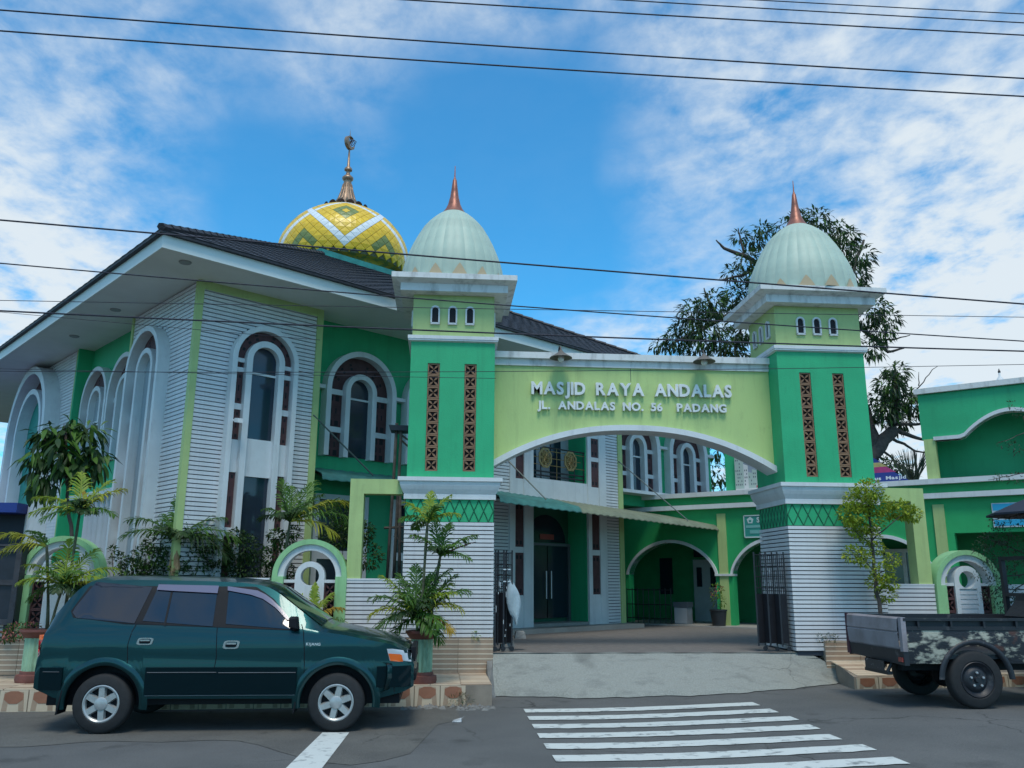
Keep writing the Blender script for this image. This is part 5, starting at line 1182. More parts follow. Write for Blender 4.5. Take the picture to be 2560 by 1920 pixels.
# overhead wires
WIRE = mat('wire', (.012, .014, .03), .6)
W = [((0, 25), (2560, 196), 6.5, .0068, 14, 'overhead wire across the upper sky, upper of the pair ending at the left edge'), ((0, 77), (2560, 241), 6.5, .0068, 14, 'overhead wire across the upper sky, lower of the pair ending at the left edge'), ((1007, -1), (2560, 88), 6.6, .0064, 4, 'overhead wire at the top right, lowest of three'), ((1540, -1), (2560, 57), 6.7, .0056, 2, 'overhead wire at the top right, middle of three'), ((1875, -1), (2560, 35), 6.8, .005, 1, 'overhead wire at the top right, uppermost of three'),
     ((0, 550), (2560, 760), 8.0, .0085, 6, 'thick overhead wire crossing both tower domes at their base'), ((0, 658), (2560, 853), 8.2, .0065, 18, 'overhead wire crossing the slit windows of the left tower'), ((0, 777), (2560, 878), 8.4, .0085, 14, 'thick overhead wire crossing just above the arch of the tall corner window'), ((0, 751), (2560, 793), 8.4, .0036, 2, 'thin overhead wire crossing the upper part of both towers'), ((0, 928), (2560, 911), 8.6, .0034, 18, 'thin overhead wire sagging across the tops of the vent strips'), ((0, 922), (1240, 946), 8.6, .0026, 2, 'very thin overhead wire ending at the left tower'), ((0, 780), (800, 850), 8.5, .0028, 2, 'very thin overhead wire ending on the corner bay')]
for (a, b_, Y, r, sag, lab) in W:
    ext = 0.0; pts = []
    xa, ya = a; xb, yb_ = b_; e0_, e1_ = (-.9 if xa <= 0 else -1.6), (1.9 if xb >= 2560 else 1.0)
    for i in range(57):
        t_ = lerp(e0_, e1_, i/56); pts.append(onY(lerp(xa, xb, t_), lerp(ya, yb_, t_)+sag*4*max(-.25, t_*(1-t_))*.5, Y))
    tag(MB().tube(pts, r, 6).build('overhead_wire', WIRE, smooth=True), lab, 'wire', 'overhead wires across the street')
# ------------------------------------------------------------------ parked estate car
CARP = mat('car_paint', (.006, .050, .056), .33, metal=.75, coat=.6, spec=.2)
CARD = mat('car_cladding', (.003, .018, .024), .36, metal=.7, coat=.3, spec=.1)
RUB = mat('rubber', (.018, .019, .021), .8, var=.3, vscale=20); TRIM = mat('black_trim', (.010, .011, .014), .6, spec=.2)
CGL = mat('car_glass', (.005, .007, .017), .03, spec=.95, bump=.02, bscale=2.5); VIS = mat('visor', (.16, .15, .22), .15, spec=.6); CHROME = mat('chrome', (.75, .77, .8), .16, metal=1.0)
ALLOY = mat('alloy', (.44, .46, .46), .36, metal=.4, var=.2, vscale=12); AMB = mat('amber_lens', (.75, .13, .01), .2, coat=.6); REDL = mat('red_lens', (.45, .015, .02), .2, coat=.6); CLR = mat('clear_lens', (.45, .50, .54), .15, coat=.8)
wl = onZ(244, 1837, 0); wr_ = onZ(841, 1837, 0)
KS = .976
CAR = thing('estate_car', 'dark teal family estate car with tinted windows parked at the kerb', 'car', (wl.x, 9.70+.80, 0))
def cp(px, py): P_ = onY(px, py if py else 1720, 9.70); return (P_.x-wl.x, P_.z if py else 0)
XR, XF = cp(82, 1662)[0], cp(1034, 1662)[0]
top_t = [cp(80, 1660), cp(88, 1615), cp(95, 1580), cp(108, 1552), cp(121, 1525), cp(156, 1481), cp(178, 1458), cp(200, 1444), cp(222, 1439), cp(300, 1438), cp(405, 1439), cp(500, 1441), cp(590, 1445), cp(640, 1451), cp(668, 1460), cp(690, 1473), cp(805, 1560), cp(820, 1566), cp(870, 1575), cp(940, 1590), cp(985, 1602), cp(1015, 1617), cp(1028, 1632), cp(1034, 1660)]
shd_t = [cp(80, 1668), cp(88, 1630), cp(100, 1590), cp(140, 1566), cp(220, 1556), cp(333, 1561), cp(532, 1568), cp(737, 1576), cp(790, 1578), cp(861, 1588), cp(977, 1612), cp(1015, 1630), cp(1034, 1665)]
HW = .80
def wprof(z):   # half width by height
    return HW*interp([(.25, .955), (.36, .975), (.62, .995), (.66, 1.0), (.70, .985), (.90, .985), (1.0, .968), (1.08, .94), (1.16, .905), (1.3, .90)], z)
def plan(x):
    return interp([(XR-.05, .90), (XR+.06, .945), (XR+.3, .985), (.4, 1), (2.3, 1), (2.7, .985), (XF-.4, .95), (XF-.15, .89), (XF-.02, .80), (XF+.1, .76)], x)
RA = .395*KS/.976; WZ = .305
wx = (0.0, cp(841, 0)[0])
def zbot(x):
    z = interp([(XR, .46), (XR+.25, .36), (2.9, .34), (XF-.1, .40), (XF, .45)], x)
    for c in wx:
        if abs(x-c) < RA: z = max(z, WZ+sqrt(RA*RA-(x-c)**2))
    return z
xs = sorted(set([round(XR+(XF-XR)*i/90, 4) for i in range(91)]+[round(c+RA*f, 4) for c in wx for f in (-1.002, -.999, -.985, -.95, -.9, -.8, -.7, -.5, -.3, 0, .3, .5, .7, .8, .9, .95, .985, .999, 1.002)]))
def section(x, nside=10, nup=6, nr=6):
    zb_, zs_, zt_ = zbot(x), interp(shd_t, x), interp(top_t, x); zs_ = max(zs_, zb_+.02); zt_ = max(zt_, zs_+.005)
    h = zt_-zs_; p = plan(x); pts = []
    for i in range(nside+1):
        z = lerp(zb_, zs_, i/nside); pts.append((wprof(z)*p, z))
    ysh = wprof(zs_)*p; drop = min(.05, h*.5); inset = .34*max(0, h-drop)+.07; yr = max(.2, ysh-inset); ze = zt_-drop
    for i in range(1, nup+1): t = i/nup; pts.append((lerp(ysh, yr, t), lerp(zs_, ze, t)))
    for i in range(1, nr+1): t = i/nr; pts.append((yr*(1-t), ze+drop*(1-(1-t)**2.2)))
    return pts
def ysurf(x, z):
    s_ = section(x)
    for (y0, z0), (y1, z1) in zip(s_, s_[1:]):
        if z0 <= z <= z1 and z1 > z0: return lerp(y0, y1, (z-z0)/(z1-z0))
    return s_[-8][0]
g = MB()
for sg in (-1, 1):
    rows = [[(x, sg*y, z) for y, z in section(x)] for x in xs]
    g.grid(rows if sg > 0 else [r[::-1] for r in rows])
    e = rows[0]; g.add([(p[0], p[1], p[2]) for p in e]+[(e[0][0], 0, e[0][2])], [tuple(range(len(e)+1))]); e = rows[-1]; g.add(list(e)+[(e[0][0], 0, e[0][2])], [tuple(range(len(e)+1))])
g.build('body', CARP, CAR, smooth=True, angle=38)
MB().box(XR+.1, XF-.15, -.60, .60, .27, .80).build('underbody', TRIM, CAR)
def side_poly(pts, off, nm, m, sides=(-1, 1), sub=6, parent=None, th=0):
    g = MB(); par = parent or CAR
    # subdivide edges and fan by horizontal strips so the pane follows the body side
    zs_ = [z for x, z in pts]; z0, z1 = min(zs_), max(zs_); n = len(pts)
    def span(z):
        xs_ = []
        for i in range(n):
            (xa, za), (xb, zb2) = pts[i], pts[(i+1) % n]
            if (za-z)*(zb2-z) <= 0 and za != zb2: xs_.append(xa+(xb-xa)*(z-za)/(zb2-za))
        return (min(xs_), max(xs_)) if xs_ else None
    o = None
    for sg in sides:
        rows = []; g = MB()
        for i in range(9):
            z = lerp(z0+1e-4, z1-1e-4, i/8); s_ = span(z)
            if not s_: continue
            rows.append([(lerp(s_[0], s_[1], k/sub), sg*(ysurf(lerp(s_[0], s_[1], k/sub), z)+off), z) for k in range(sub+1)])
        g.grid(rows); o = g.build(nm, m, par, smooth=True)
    return o
Z1 = lambda x, y: cp(x/3.457, 1380+y/3.457)
Z2 = lambda x, y: cp(500+x/3.457, 1400+y/3.457)
side_poly([Z1(722, 243), Z1(1280, 252), Z2(170, 205), Z2(430, 225), Z2(600, 330), Z2(790, 555), Z2(850, 612), Z2(180, 592), Z1(1860, 655), Z1(1160, 632), Z1(640, 597), Z1(580, 560), Z1(562, 515)], .004, 'window_frame', TRIM, sub=20)
side_poly([Z1(745, 258), Z1(1268, 266), Z1(1145, 618), Z1(650, 584), Z1(597, 555), Z1(578, 515)], .009, 'side_window', CGL)
side_poly([Z1(1315, 275), Z1(1835, 288), Z1(1828, 645), Z1(1205, 625)], .009, 'side_window', CGL)
side_poly([Z2(205, 228), Z2(420, 250), Z2(560, 330), Z2(700, 465), Z2(800, 590), Z2(800, 602), Z2(212, 588)], .009, 'side_window', CGL, sub=10)
side_poly([Z1(1428, 280), Z1(1446, 280), Z1(1420, 638), Z1(1402, 638)], .012, 'window_divider', TRIM, sub=2)
side_poly([Z1(1310, 280), Z1(1845, 290), Z1(1840, 358), Z1(1300, 330)], .028, 'rain_visor', VIS)
side_poly([Z2(195, 228), Z2(410, 240), Z2(565, 315), Z2(690, 425), Z2(770, 520), Z2(740, 520), Z2(640, 420), Z2(520, 340), Z2(400, 300), Z2(200, 290)], .026, 'rain_visor', VIS, sub=4)
# windscreen and rear glass follow the loft
def loft_panel(x0, x1, yf, off, nm, m, n=10):
    g = MB(); rows = []
    for i in range(n+1):
        x = lerp(x0, x1, i/n); s_ = section(x, 10, 6, 6)
        ye, ze = s_[16]; zt_ = s_[-1][1]; sl = (interp(top_t, x+.02)-interp(top_t, x-.02))/.04; nl_ = sqrt(1+sl*sl)
        row = []
        for k in range(13):
            y = lerp(-ye*yf, ye*yf, k/12); t = 1-abs(y)/ye; z = ze+(zt_-ze)*(1-(1-t)**2.2); row.append((x-sl/nl_*off, y, z+off/nl_))
        rows.append(row)
    g.grid(rows); return g.build(nm, m, CAR, smooth=True)
loft_panel(cp(684, 1473)[0], cp(800, 1560)[0], .97, .008, 'windscreen', mat('windscreen_glass', (.012, .035, .03), .06, spec=.6))
loft_panel(cp(112, 1548)[0], cp(168, 1470)[0], .92, .008, 'rear_window', CGL)
MB().tube([(cp(790, 1566)[0], -.55, cp(550, 1566)[1]+.02), (cp(735, 1517)[0], -.1, cp(550, 1517)[1]+.03)], .009, 5).build('wiper', TRIM, CAR)
# lamps, bumpers, cladding, doors
side_poly([Z2(1612, 772), Z2(1800, 772), Z2(1822, 790), Z2(1822, 890), Z2(1640, 888)], .006, 'headlight', CLR)
side_poly([Z2(1625, 812), Z2(1740, 822), Z2(1752, 885), Z2(1645, 885)], .011, 'indicator', AMB)
side_poly([Z1(283, 770), Z1(322, 770), Z1(322, 890), Z1(298, 915), Z1(276, 912)], .006, 'tail_light', REDL, sub=2)
side_poly([Z1(292, 722), Z1(325, 722), Z1(322, 766), Z1(285, 766)], .006, 'rear_indicator', AMB, sub=2)
MB().box(XF-.045, XF+.012, -.50, .50, .70, .86).build('grille', TRIM, CAR, bev=.008)
def strip(x0, x1, z0, z1, off, nm, m, zf0=None):
    for sg in (-1, 1):
        n = max(2, int((x1-x0)/.08)); rows = []; g = MB()
        for i in range(n+1):
            x = lerp(x0, x1, i/n); zz0, zz1 = (z0(x) if callable(z0) else z0), (z1(x) if callable(z1) else z1)
            rows.append([(x, sg*(wprof(z)*plan(x)+o), z) for z, o in ((zz0, 0), (zz0+.004, off), (zz1-.004, off), (zz1, 0))])
        g.grid(rows); g.build(nm, m, CAR, smooth=True, angle=30)
zc0, zc1 = cp(550, 1738)[1], cp(550, 1668)[1]
xA, xB = wx[0]+RA+.035, wx[1]-RA-.035
strip(xA, xB, zc0, zc1, .016, 'cladding', CARD); strip(XR+.06, wx[0]-RA-.03, .44, zc1, .014, 'cladding', CARD); strip(wx[1]+RA+.03, XF-.03, .45, zc1, .014, 'cladding', CARD)
zm = cp(550, 1680)[1]
strip(xA+.02, cp(540, 0)[0]-.006, zm-.008, zm+.006, .022, 'chrome_strip', CHROME); strip(cp(542, 0)[0]+.006, xB-.01, zm-.012, zm+.002, .022, 'chrome_strip', CHROME); strip(XR+.10, wx[0]-RA-.06, zm+.0, zm+.012, .02, 'chrome_strip', CHROME)
strip(xA, xB, zc0-.008, zc0+.002, .012, 'sill_strip', mat('sill_grey', (.22, .26, .28), .4))
def flare(c):
    for sg in (-1, 1):
        rows = []; g = MB()
        for i in range(29):
            a = radians(lerp(-8, 188, i/28)); row = []
            for r, o in ((RA-.012, .0), (RA-.004, .022), (RA+.045, .020), (RA+.075, .004)):
                x, z = c+r*cos(a), WZ+r*sin(a); row.append((x, sg*(wprof(z)*plan(x)+o-.004), z))
            rows.append(row)
        g.grid(rows); g.build('wheel_flare', CARP, CAR, smooth=True)
flare(wx[0]); flare(wx[1])
g = MB(); g.tube([(0, 0, 0), (1, 0, 0)], .001, 3) if False else None
def seam(pts, nm='door_gap'):
    for sg in (-1, 1):
        q = []; g = MB()
        for a, b_ in zip(pts, pts[1:]): q += [(lerp(a[0], b_[0], k/6), lerp(a[1], b_[1], k/6)) for k in range(6)]
        q.append(pts[-1]); g.tube([(x, sg*(ysurf(x, z)-.001), z) for x, z in q], .0055, 4); g.build(nm, TRIM, CAR)
seam([Z1(1160, 630), Z1(1130, 690), Z1(1100, 800), Z1(1095, 985)]); seam([Z1(1868, 655), Z1(1868, 900), Z1(1845, 1040), (cp(536, 0)[0], zc0+.02)]); seam([Z2(868, 560), Z2(890, 620), Z2(900, 760), Z2(900, 960), (cp(757, 0)[0], zc0+.02)])
seam([Z2(1680, 955), Z2(1672, 1190)])
for (x0, y0, x1, y1, Z_) in ((1180, 742, 1322, 803, Z1), (198, 696, 340, 768, Z2)):
    a, b_ = Z_(x0, y1), Z_(x1, y0); xm, zm_ = (a[0]+b_[0])/2, (a[1]+b_[1])/2; hw2, hh = (b_[0]-a[0])/2, (b_[1]-a[1])/2
    for sg in (-1, 1):
        y = ysurf(xm, zm_)
        el = lambda k_, d: [(xm+hw2*k_*max(-1, min(1, 1.25*cos(t)))+.01*sin(t)*k_, zm_+hh*k_*max(-1, min(1, 1.2*sin(t)))) for t in [2*pi*i/24 for i in range(25)]]
        g = MB(); Aa, Bb = el(1, 0), el(.72, 0); g.band(Aa, Bb, sg*(y-.006), sg*(y+.012), False); g.box(xm-hw2*.6, xm+hw2*.6, min(sg*y, sg*(y+.018)), max(sg*y, sg*(y+.018)), zm_+.002, zm_+hh*.5)
        g.build('door_handle', CHROME, CAR, smooth=False)
        g = MB(); g.box(xm-hw2*.7, xm+hw2*.7, min(sg*y, sg*(y+.004)), max(sg*y, sg*(y+.004)), zm_-hh*.6, zm_+.003); g.build('handle_recess', TRIM, CAR)
a, b_ = Z2(765, 605), Z2(865, 480)
for sg in (-1, 1):
    y = ysurf(a[0], b_[1]*.5+a[1]*.5)
    g = MB(); g.hexa([(a[0], sg*(y+.02), a[1]+.03), (b_[0], sg*(y+.03), a[1]), (b_[0]-.01, sg*(y+.17), a[1]+.01), (a[0]+.01, sg*(y+.17), a[1]+.03)], [(a[0], sg*(y+.02), b_[1]-.01), (b_[0]-.02, sg*(y+.03), b_[1]-.01), (b_[0]-.03, sg*(y+.17), b_[1]-.02), (a[0]+.01, sg*(y+.17), b_[1]-.02)])
    g.tube([(b_[0]-.05, sg*(y-.03), a[1]-.05), (b_[0]-.06, sg*(y+.06), a[1]+.02)], .025, 6); g.build('wing_mirror', TRIM, CAR, bev=.02)
g = MB(); hwf = HW*.80
for nm, pts in (('front', None),):
    rows = []
    for z, dx, k_ in ((.40, -.04, .96), (.43, .01, 1.0), (.55, .035, 1.02), (.66, .04, 1.02), (.70, .025, 1.01), (.715, -.02, .98)):
        rows.append([(XF+dx-.30*abs(t)**2.6-.02, t*HW*.965*k_, z) for t in [lerp(-1, 1, k/24) for k in range(25)]])
    g.grid(rows)
g.build('front_bumper', CARP, CAR, smooth=True); MB().box(XF-.06, XF+.024, -.55, .55, .50, .60).build('bumper_intake', TRIM, CAR, bev=.02)
g = MB(); rows = []
for z, dx in ((.40, .08), (.44, .0), (.52, -.11), (.60, -.115), (.66, -.09), (.68, .0)):
    rows.append([(XR+dx+.22*abs(t)**3, t*HW*.95, z) for t in [lerp(-1, 1, k/24) for k in range(25)]])
g.grid(rows); g.build('rear_bumper', TRIM, CAR, smooth=True)
g = MB(); g.tube([(XR+.1, -.3, .46), (XR-.14, -.3, .47)], .03, 8); g.build('exhaust_pipe', BLACK, CAR)
g = MB(); g.tube([(cp(989, 0)[0]+.045*cos(t), -.45, cp(550, 1752)[1]+.05+.05*sin(t)) for t in [2*pi*k/14 for k in range(15)]], .012, 5, False); g.build('tow_eye', BLACK, CAR)
for sg in (-1, 1):
    for c, dx in ((wx[0], -1), (wx[1], -1)):
        MB().hexa([(c-RA-.06, sg*.56, .20), (c-RA-.045, sg*.56, .20), (c-RA-.045, sg*.79, .20), (c-RA-.06, sg*.79, .20)], [(c-RA-.01, sg*.56, .52), (c-RA+.005, sg*.56, .52), (c-RA+.005, sg*.79, .52), (c-RA-.01, sg*.79, .52)]).build('mud_flap', TRIM, CAR)
side_poly([], 0, 'x', TRIM) if False else None
o = None
BADGE = mat('badge_silver', (.75, .78, .8), .25, metal=.6)
bz = cp(550, 1613.5)[1]; bx0, bx1 = cp(500+915/3.457, 1613)[0], cp(500+1042/3.457, 1613)[0]
write('KIJANG', bx0, bx1, bz, bz-.004, .028, -(ysurf((bx0+bx1)/2, bz)+.003), CAR, BADGE, (pi/2, 0, 0), .002, bold=.03, nm='badge_letter')
def wheel(P, x, y, z, R_, wd, side, rimm, style, spin=0, nm='wheel'):
    """tyre mesh with rim and hub as children; outer face towards -y when side is -1"""
    pr = [(R_*.62, -wd*.5+.015), (R_*.66, -wd*.5), (R_*.90, -wd*.5+.004), (R_*.97, -wd*.40), (R_, -wd*.30), (R_, wd*.30), (R_*.97, wd*.40), (R_*.90, wd*.5-.004), (R_*.66, wd*.5), (R_*.62, wd*.5-.015)]
    g = MB().lathe(pr, 40, axis='y')
    t = g.build(nm, RUB, P, (x, y, z), (0, 0, 0 if side < 0 else pi), smooth=True, angle=50)
    gg = MB(); rr_ = R_*.63
    if style == 'alloy':
        gg.lathe([(rr_, -wd*.5+.02), (rr_*1.0, -wd*.5+.004), (rr_*.94, -wd*.5), (rr_*.86, -wd*.5+.012), (rr_*.84, -wd*.5+.05)], 40, axis='y')
        for k in range(6):
            a = 2*pi*k/6+spin; ca, sa = cos(a), sin(a)
            def pt(r, t_, yy): return (r*ca-t_*sa, yy, r*sa+t_*ca)
            yb_ = -wd*.5
            gg.hexa([pt(.02, -.040, yb_+.055), pt(rr_*.88, -.040, yb_+.05), pt(rr_*.88, .040, yb_+.05), pt(.02, .040, yb_+.055)], [pt(.02, -.032, yb_+.012), pt(rr_*.90, -.027, yb_+.010), pt(rr_*.90, .027, yb_+.010), pt(.02, .032, yb_+.012)])
        gg.lathe([(.0, -wd*.5-.004), (.05, -wd*.5-.004), (.066, -wd*.5+.004), (.07, -wd*.5+.03)], 24, axis='y')
        gg.build('rim', rimm, t, smooth=True, angle=35)
        MB().lathe([(0, -wd*.5+.058), (rr_*.99, -wd*.5+.058)], 32, axis='y').build('brake_disc', TRIM, t)
    else:
        gg.lathe([(rr_, -wd*.5+.01), (rr_*.95, -wd*.5+.0), (rr_*.86, -wd*.5+.03), (rr_*.72, -wd*.5+.05), (rr_*.55, -wd*.5+.02), (rr_*.46, -wd*.5+.012), (rr_*.30, -wd*.5+.02), (0, -wd*.5+.02)], 32, axis='y')
        gg.build('rim', rimm, t, smooth=True, angle=40)
        q = MB()
        for k in range(5): a = 2*pi*k/5+.3; q.lathe([(.0, -.018), (.014, -.016), (.016, .0)], 8, (rr_*.38*cos(a), -wd*.5+.012, rr_*.38*sin(a)), 'y')
        q.build('wheel_nut', mat('nut_grey', (.42, .43, .44), .4, metal=.4), t)
        MB().lathe([(0, -.02), (.03, -.02), (.04, .01)], 16, (0, -wd*.5+.01, 0), 'y').build('hub', BLACK, t, smooth=True, angle=40)
    return t
for c, sp in ((wx[0], pi/2+.05), (wx[1], .32)):
    wheel(CAR, c, -.70, .305, .302, .185, -1, ALLOY, 'alloy', sp); wheel(CAR, c, .70, .305, .302, .185, 1, ALLOY, 'alloy', sp)
# ------------------------------------------------------------------ battered pickup
PK0 = onZ(2454, 1774, .125); PW = 1.42; py0 = PK0.y
PK = thing('pickup_truck', 'battered old pickup with peeling black and cream paint, its tailgate towards the ramp', 'pickup truck', (PK0.x, py0+PW/2, .125))
PEEL = mat('peeling_paint', (.016, .018, .024), .55, col2=(.42, .41, .33), vscale=5.2, lo=.50, hi=.60, bump=.3, bscale=30, streak=.3, stretch=(.8, 1, 1.6))
t_ = PEEL.node_tree; bs = t_.nodes['Principled BSDF']; lk = bs.inputs['Base Color'].links[0].from_socket
n2 = t_.nodes.new('ShaderNodeTexNoise'); n2.inputs['Scale'].default_value = 2.6; n2.inputs['Detail'].default_value = 5; tcn = t_.nodes.new('ShaderNodeTexCoord'); mp_ = t_.nodes.new('ShaderNodeMapping'); mp_.inputs['Location'].default_value = (5, 3, 1)
t_.links.new(tcn.outputs['Object'], mp_.inputs[0]); t_.links.new(mp_.outputs[0], n2.inputs['Vector']); mr = t_.nodes.new('ShaderNodeMapRange'); t_.links.new(n2.outputs['Fac'], mr.inputs[0]); mr.inputs[1].default_value = .58; mr.inputs[2].default_value = .62
mx = t_.nodes.new('ShaderNodeMix'); mx.data_type = 'RGBA'; t_.links.new(mr.outputs[0], mx.inputs[0]); t_.links.new(lk, mx.inputs[6]); mx.inputs[7].default_value = (.085, .035, .026, 1); t_.links.new(mx.outputs[2], bs.inputs['Base Color'])
PGREY = mat('primer_grey', (.30, .275, .30), .6, col2=(.17, .145, .145), vscale=2.5, lo=.4, hi=.75, bump=.15, bscale=20); PBLK = mat('worn_black', (.016, .018, .024), .5, col2=(.12, .11, .11), vscale=7, lo=.58, hi=.75); MAR = mat('dull_maroon', (.085, .028, .045), .5, var=.3)
def pk(x, y): P = onY(x, y, py0); return (P.x-PK0.x, P.z-.125)
xr = pk(2257, 1600)[0]; zt = pk(2330, 1548)[1]; zl = pk(2300, 1660)[1]; XE = 4.2
BE = max(1.05, onY(2513, 1392, py0+PW-.08).x-PK0.x+.03)
R3 = .335; wzz = .325; RA3 = .42
hw3 = PW/2
def bedz(x): return max(zl, wzz+sqrt(max(0, RA3*RA3-x*x))) if abs(x) < RA3 else zl
xs3 = sorted(set([xr+(BE-xr)*i/30 for i in range(31)]+[RA3*f for f in (-1, -.99, -.95, -.85, -.7, -.4, 0, .4, .7, .85, .95, .99, 1)]))
for sg in (-1, 1):
    g = MB(); rows = []
    for x in xs3:
        zb_ = bedz(x); row = []
        for i in range(9):
            z = lerp(zb_, zt-.09, i/8); bul = .02*sin(pi*(z-zl)/(zt-zl))-.03*sm(.35, 0, x-xr)*0; row.append((x, sg*(hw3+bul-.02), z))
        rows.append(row)
    g.grid(rows); g.build('bed_side', PEEL, PK, smooth=True)
    g = MB(); y0, y1 = sorted((sg*(hw3-.05), sg*(hw3+.015))); g.box(xr+.02, BE, y0, y1, zt-.02, zt+.012); y0, y1 = sorted((sg*(hw3-.05), sg*(hw3-.03))); g.box(xr+.02, BE, y0, y1, zt-.1, zt-.02); y0, y1 = sorted((sg*(hw3-.05), sg*(hw3+.004))); g.box(xr+.02, BE, y0, y1, zt-.13, zt-.085)
    for k in range(6): x = lerp(xr+.2, BE-.1, k/5); y0, y1 = sorted((sg*(hw3-.03), sg*(hw3+.01))); g.box(x, x+.025, y0, y1, zt-.1, zt-.015)
    g.build('bed_rail', PBLK, PK)
    g = MB(); rows = []
    for i in range(21):
        a = radians(lerp(2, 178, i/20)); rows.append([(r*cos(a), sg*(hw3+o), wzz+r*sin(a)) for r, o in ((RA3-.01, -.02), (RA3, .012), (RA3+.05, .012), (RA3+.06, -.01))])
    g.grid(rows); g.build('wheel_flare', PBLK, PK, smooth=True)
MB().box(xr+.03, BE, -hw3+.05, hw3-.05, zl+.05, zl+.10).build('bed_floor', PBLK, PK)
MB().box(BE-.03, BE+.01, -hw3+.03, hw3-.03, zl+.05, zt).build('bed_front', PBLK, PK)
# tailgate: grey panel with lip and crease
g = MB(); tz0, tz1 = zl+.16, zt+.02
rows = []
for z, dx in ((tz0, .0), (tz0+.02, -.012), (tz1-.19, -.03), (tz1-.175, -.015), (tz1-.16, -.03), (tz1-.02, -.02), (tz1, .0), (tz1, .05)):
    rows.append([(xr+dx, y, z) for y in [lerp(-hw3+.06, hw3-.06, k/8) for k in range(9)]])
g.grid(rows); g.build('tailgate', PGREY, PK, smooth=False)
g = MB(); g.box(xr-.015, xr+.05, hw3-.06, hw3+.01, zl+.02, tz1); g.build('corner_post', MAR, PK)
g = MB(); g.box(xr-.01, xr+.05, -hw3-.01, -hw3+.06, zl+.14, tz1+.0); g.build('corner_post', PGREY, PK)
g = MB(); g.hexa([(xr+.0, -hw3+.0, zl-.02), (xr+.06, -hw3, zl-.02), (xr+.06, hw3, zl+.02), (xr, hw3, zl+.02)], [(xr-.01, -hw3, tz0), (xr+.06, -hw3, tz0), (xr+.06, hw3, tz0), (xr-.01, hw3, tz0)]); g.build('rear_sill', PBLK, PK)
MB().box(xr-.02, xr-.005, -hw3+.02, -hw3+.11, zl+.02, zl+.07).build('tail_lamp', mat('lamp_dull_red', (.30, .05, .04), .4), PK)
MB().box(xr-.06, xr-.045, -.30, .16, zl-.12, zl+.0).build('number_plate', mat('plate_black', (.03, .03, .035), .5, col2=(.25, .25, .25), vscale=25, lo=.6, hi=.7), PK)
g = MB(); g.box(xr-.04, xr+.02, -.36, .22, zl-.16, zl-.12); g.tube([(xr-.02, -.3, zl-.14), (xr+.1, -.3, zl+.05)], .02, 6); g.tube([(xr-.02, .2, zl-.14), (xr+.1, .2, zl+.05)], .02, 6); g.build('plate_bracket', PBLK, PK)
g = MB(); g.box(xr+.1, 4.2, -.45, -.35, .42, .54); g.box(xr+.1, 4.2, .35, .45, .42, .54); g.tube([(0, -.6, wzz), (0, .6, wzz)], .05, 8); g.lathe([(.0, -.12), (.13, -.08), (.15, 0), (.13, .08), (0, .12)], 12, (0, 0, wzz), 'y'); g.tube([(-.55, -.4, .5), (.0, -.4, .38), (.6, -.4, .5)], .025, 6); g.build('chassis', TRIM, PK)
# headboard rack and cab
hq = onY(2513, 1392, py0+PW-.08); hx0 = hq.x-PK0.x-.07; hz = hq.z-.125
g = MB()
for y in (-hw3+.05, hw3-.05): g.box(hx0, hx0+.06, y-.03, y+.03, zt-.1, hz)
for z in (hz-.05, zt+.25): g.box(hx0+.002, hx0+.058, -hw3+.05, hw3-.05, z, z+.05)
g.box(hx0+.30, hx0+.36, -hw3+.02, -hw3+.08, zt-.1, hz); g.box(hx0+.06, hx0+.30, -hw3+.03, -hw3+.07, hz-.05, hz)
g.build('headboard_rack', BLACK, PK)
MB().prism([(hx0-.20, zt), (hx0-.02, zt+.20), (hx0-.0, zt+.28), (hx0+.05, zt+.28), (hx0+.05, zt)][::-1], -hw3+.12, hw3-.3).build('tarpaulin', mat('tarp_black', (.012, .013, .017), .7, bump=.5, bscale=12), PK)
# cab beyond the frame
g = MB(); prof = [(x_+hx0-.90, z_) for x_, z_ in ((1.32, .30), (1.32, 1.05), (1.40, 1.62), (2.0, 1.66), (2.45, 1.15), (3.35, 1.05), (3.4, .35))]
for i in range(1): g.prism(prof[::-1], -hw3, hw3)
g.build('cab', PEEL, PK, bev=.04)
for sg in (-1, 1):
    g = MB(); g.prism([(x_+hx0-.9, z_) for x_, z_ in ((1.48, 1.10), (1.50, 1.55), (1.92, 1.58), (2.25, 1.12))][::-1], sg*hw3-.005 if sg > 0 else -hw3-.006, sg*hw3+.006 if sg > 0 else -hw3+.005); g.build('side_window', CGL, PK)
for x in (0, 2.9):
    wheel(PK, x, -hw3+.09, R3, R3, .17, -1, PBLK, 'steel'); wheel(PK, x, hw3-.09, R3, R3, .17, 1, PBLK, 'steel')
# ------------------------------------------------------------------ left edge, background stall, scaffold, parasol, litter
WOOD = mat('dark_timber', (.045, .048, .06), .65, var=.35, vscale=6, bump=.3, bscale=20); WOODD = mat('dark_panel', (.018, .022, .034), .5, var=.3, vscale=5)
zr_ = onY(50, 1562, 12.80).z; zt_ = onY(50, 1366, 12.80).z; xr_ = onY(54, 1400, 12.80).x
t = thing('wooden_cabinet', 'dark panelled timber cabinet standing on the plinth at the left edge', 'cabinet', (xr_-1.3, 12.80, zr_))
H_ = zt_-zr_; g = MB(); g.box(0, 1.3, .02, .5, 0, H_-.01); g.build('carcass', WOODD, t)
g = MB()
for x in (0, .42, .86, 1.30-.075): g.box(x, x+.075, -.02, .02, 0, H_)
for z in (0, H_*.50, H_-.08): g.box(0, 1.3, -.015, .02, z, z+.075)
g.box(-.02, 1.32, -.03, .52, H_, H_+.03); g.build('frame', WOOD, t)
g = MB()
for x in (.1, 1.15): g.box(x, x+.1, .05, .45, -.20, 0)
g.build('leg', WOODD, t)
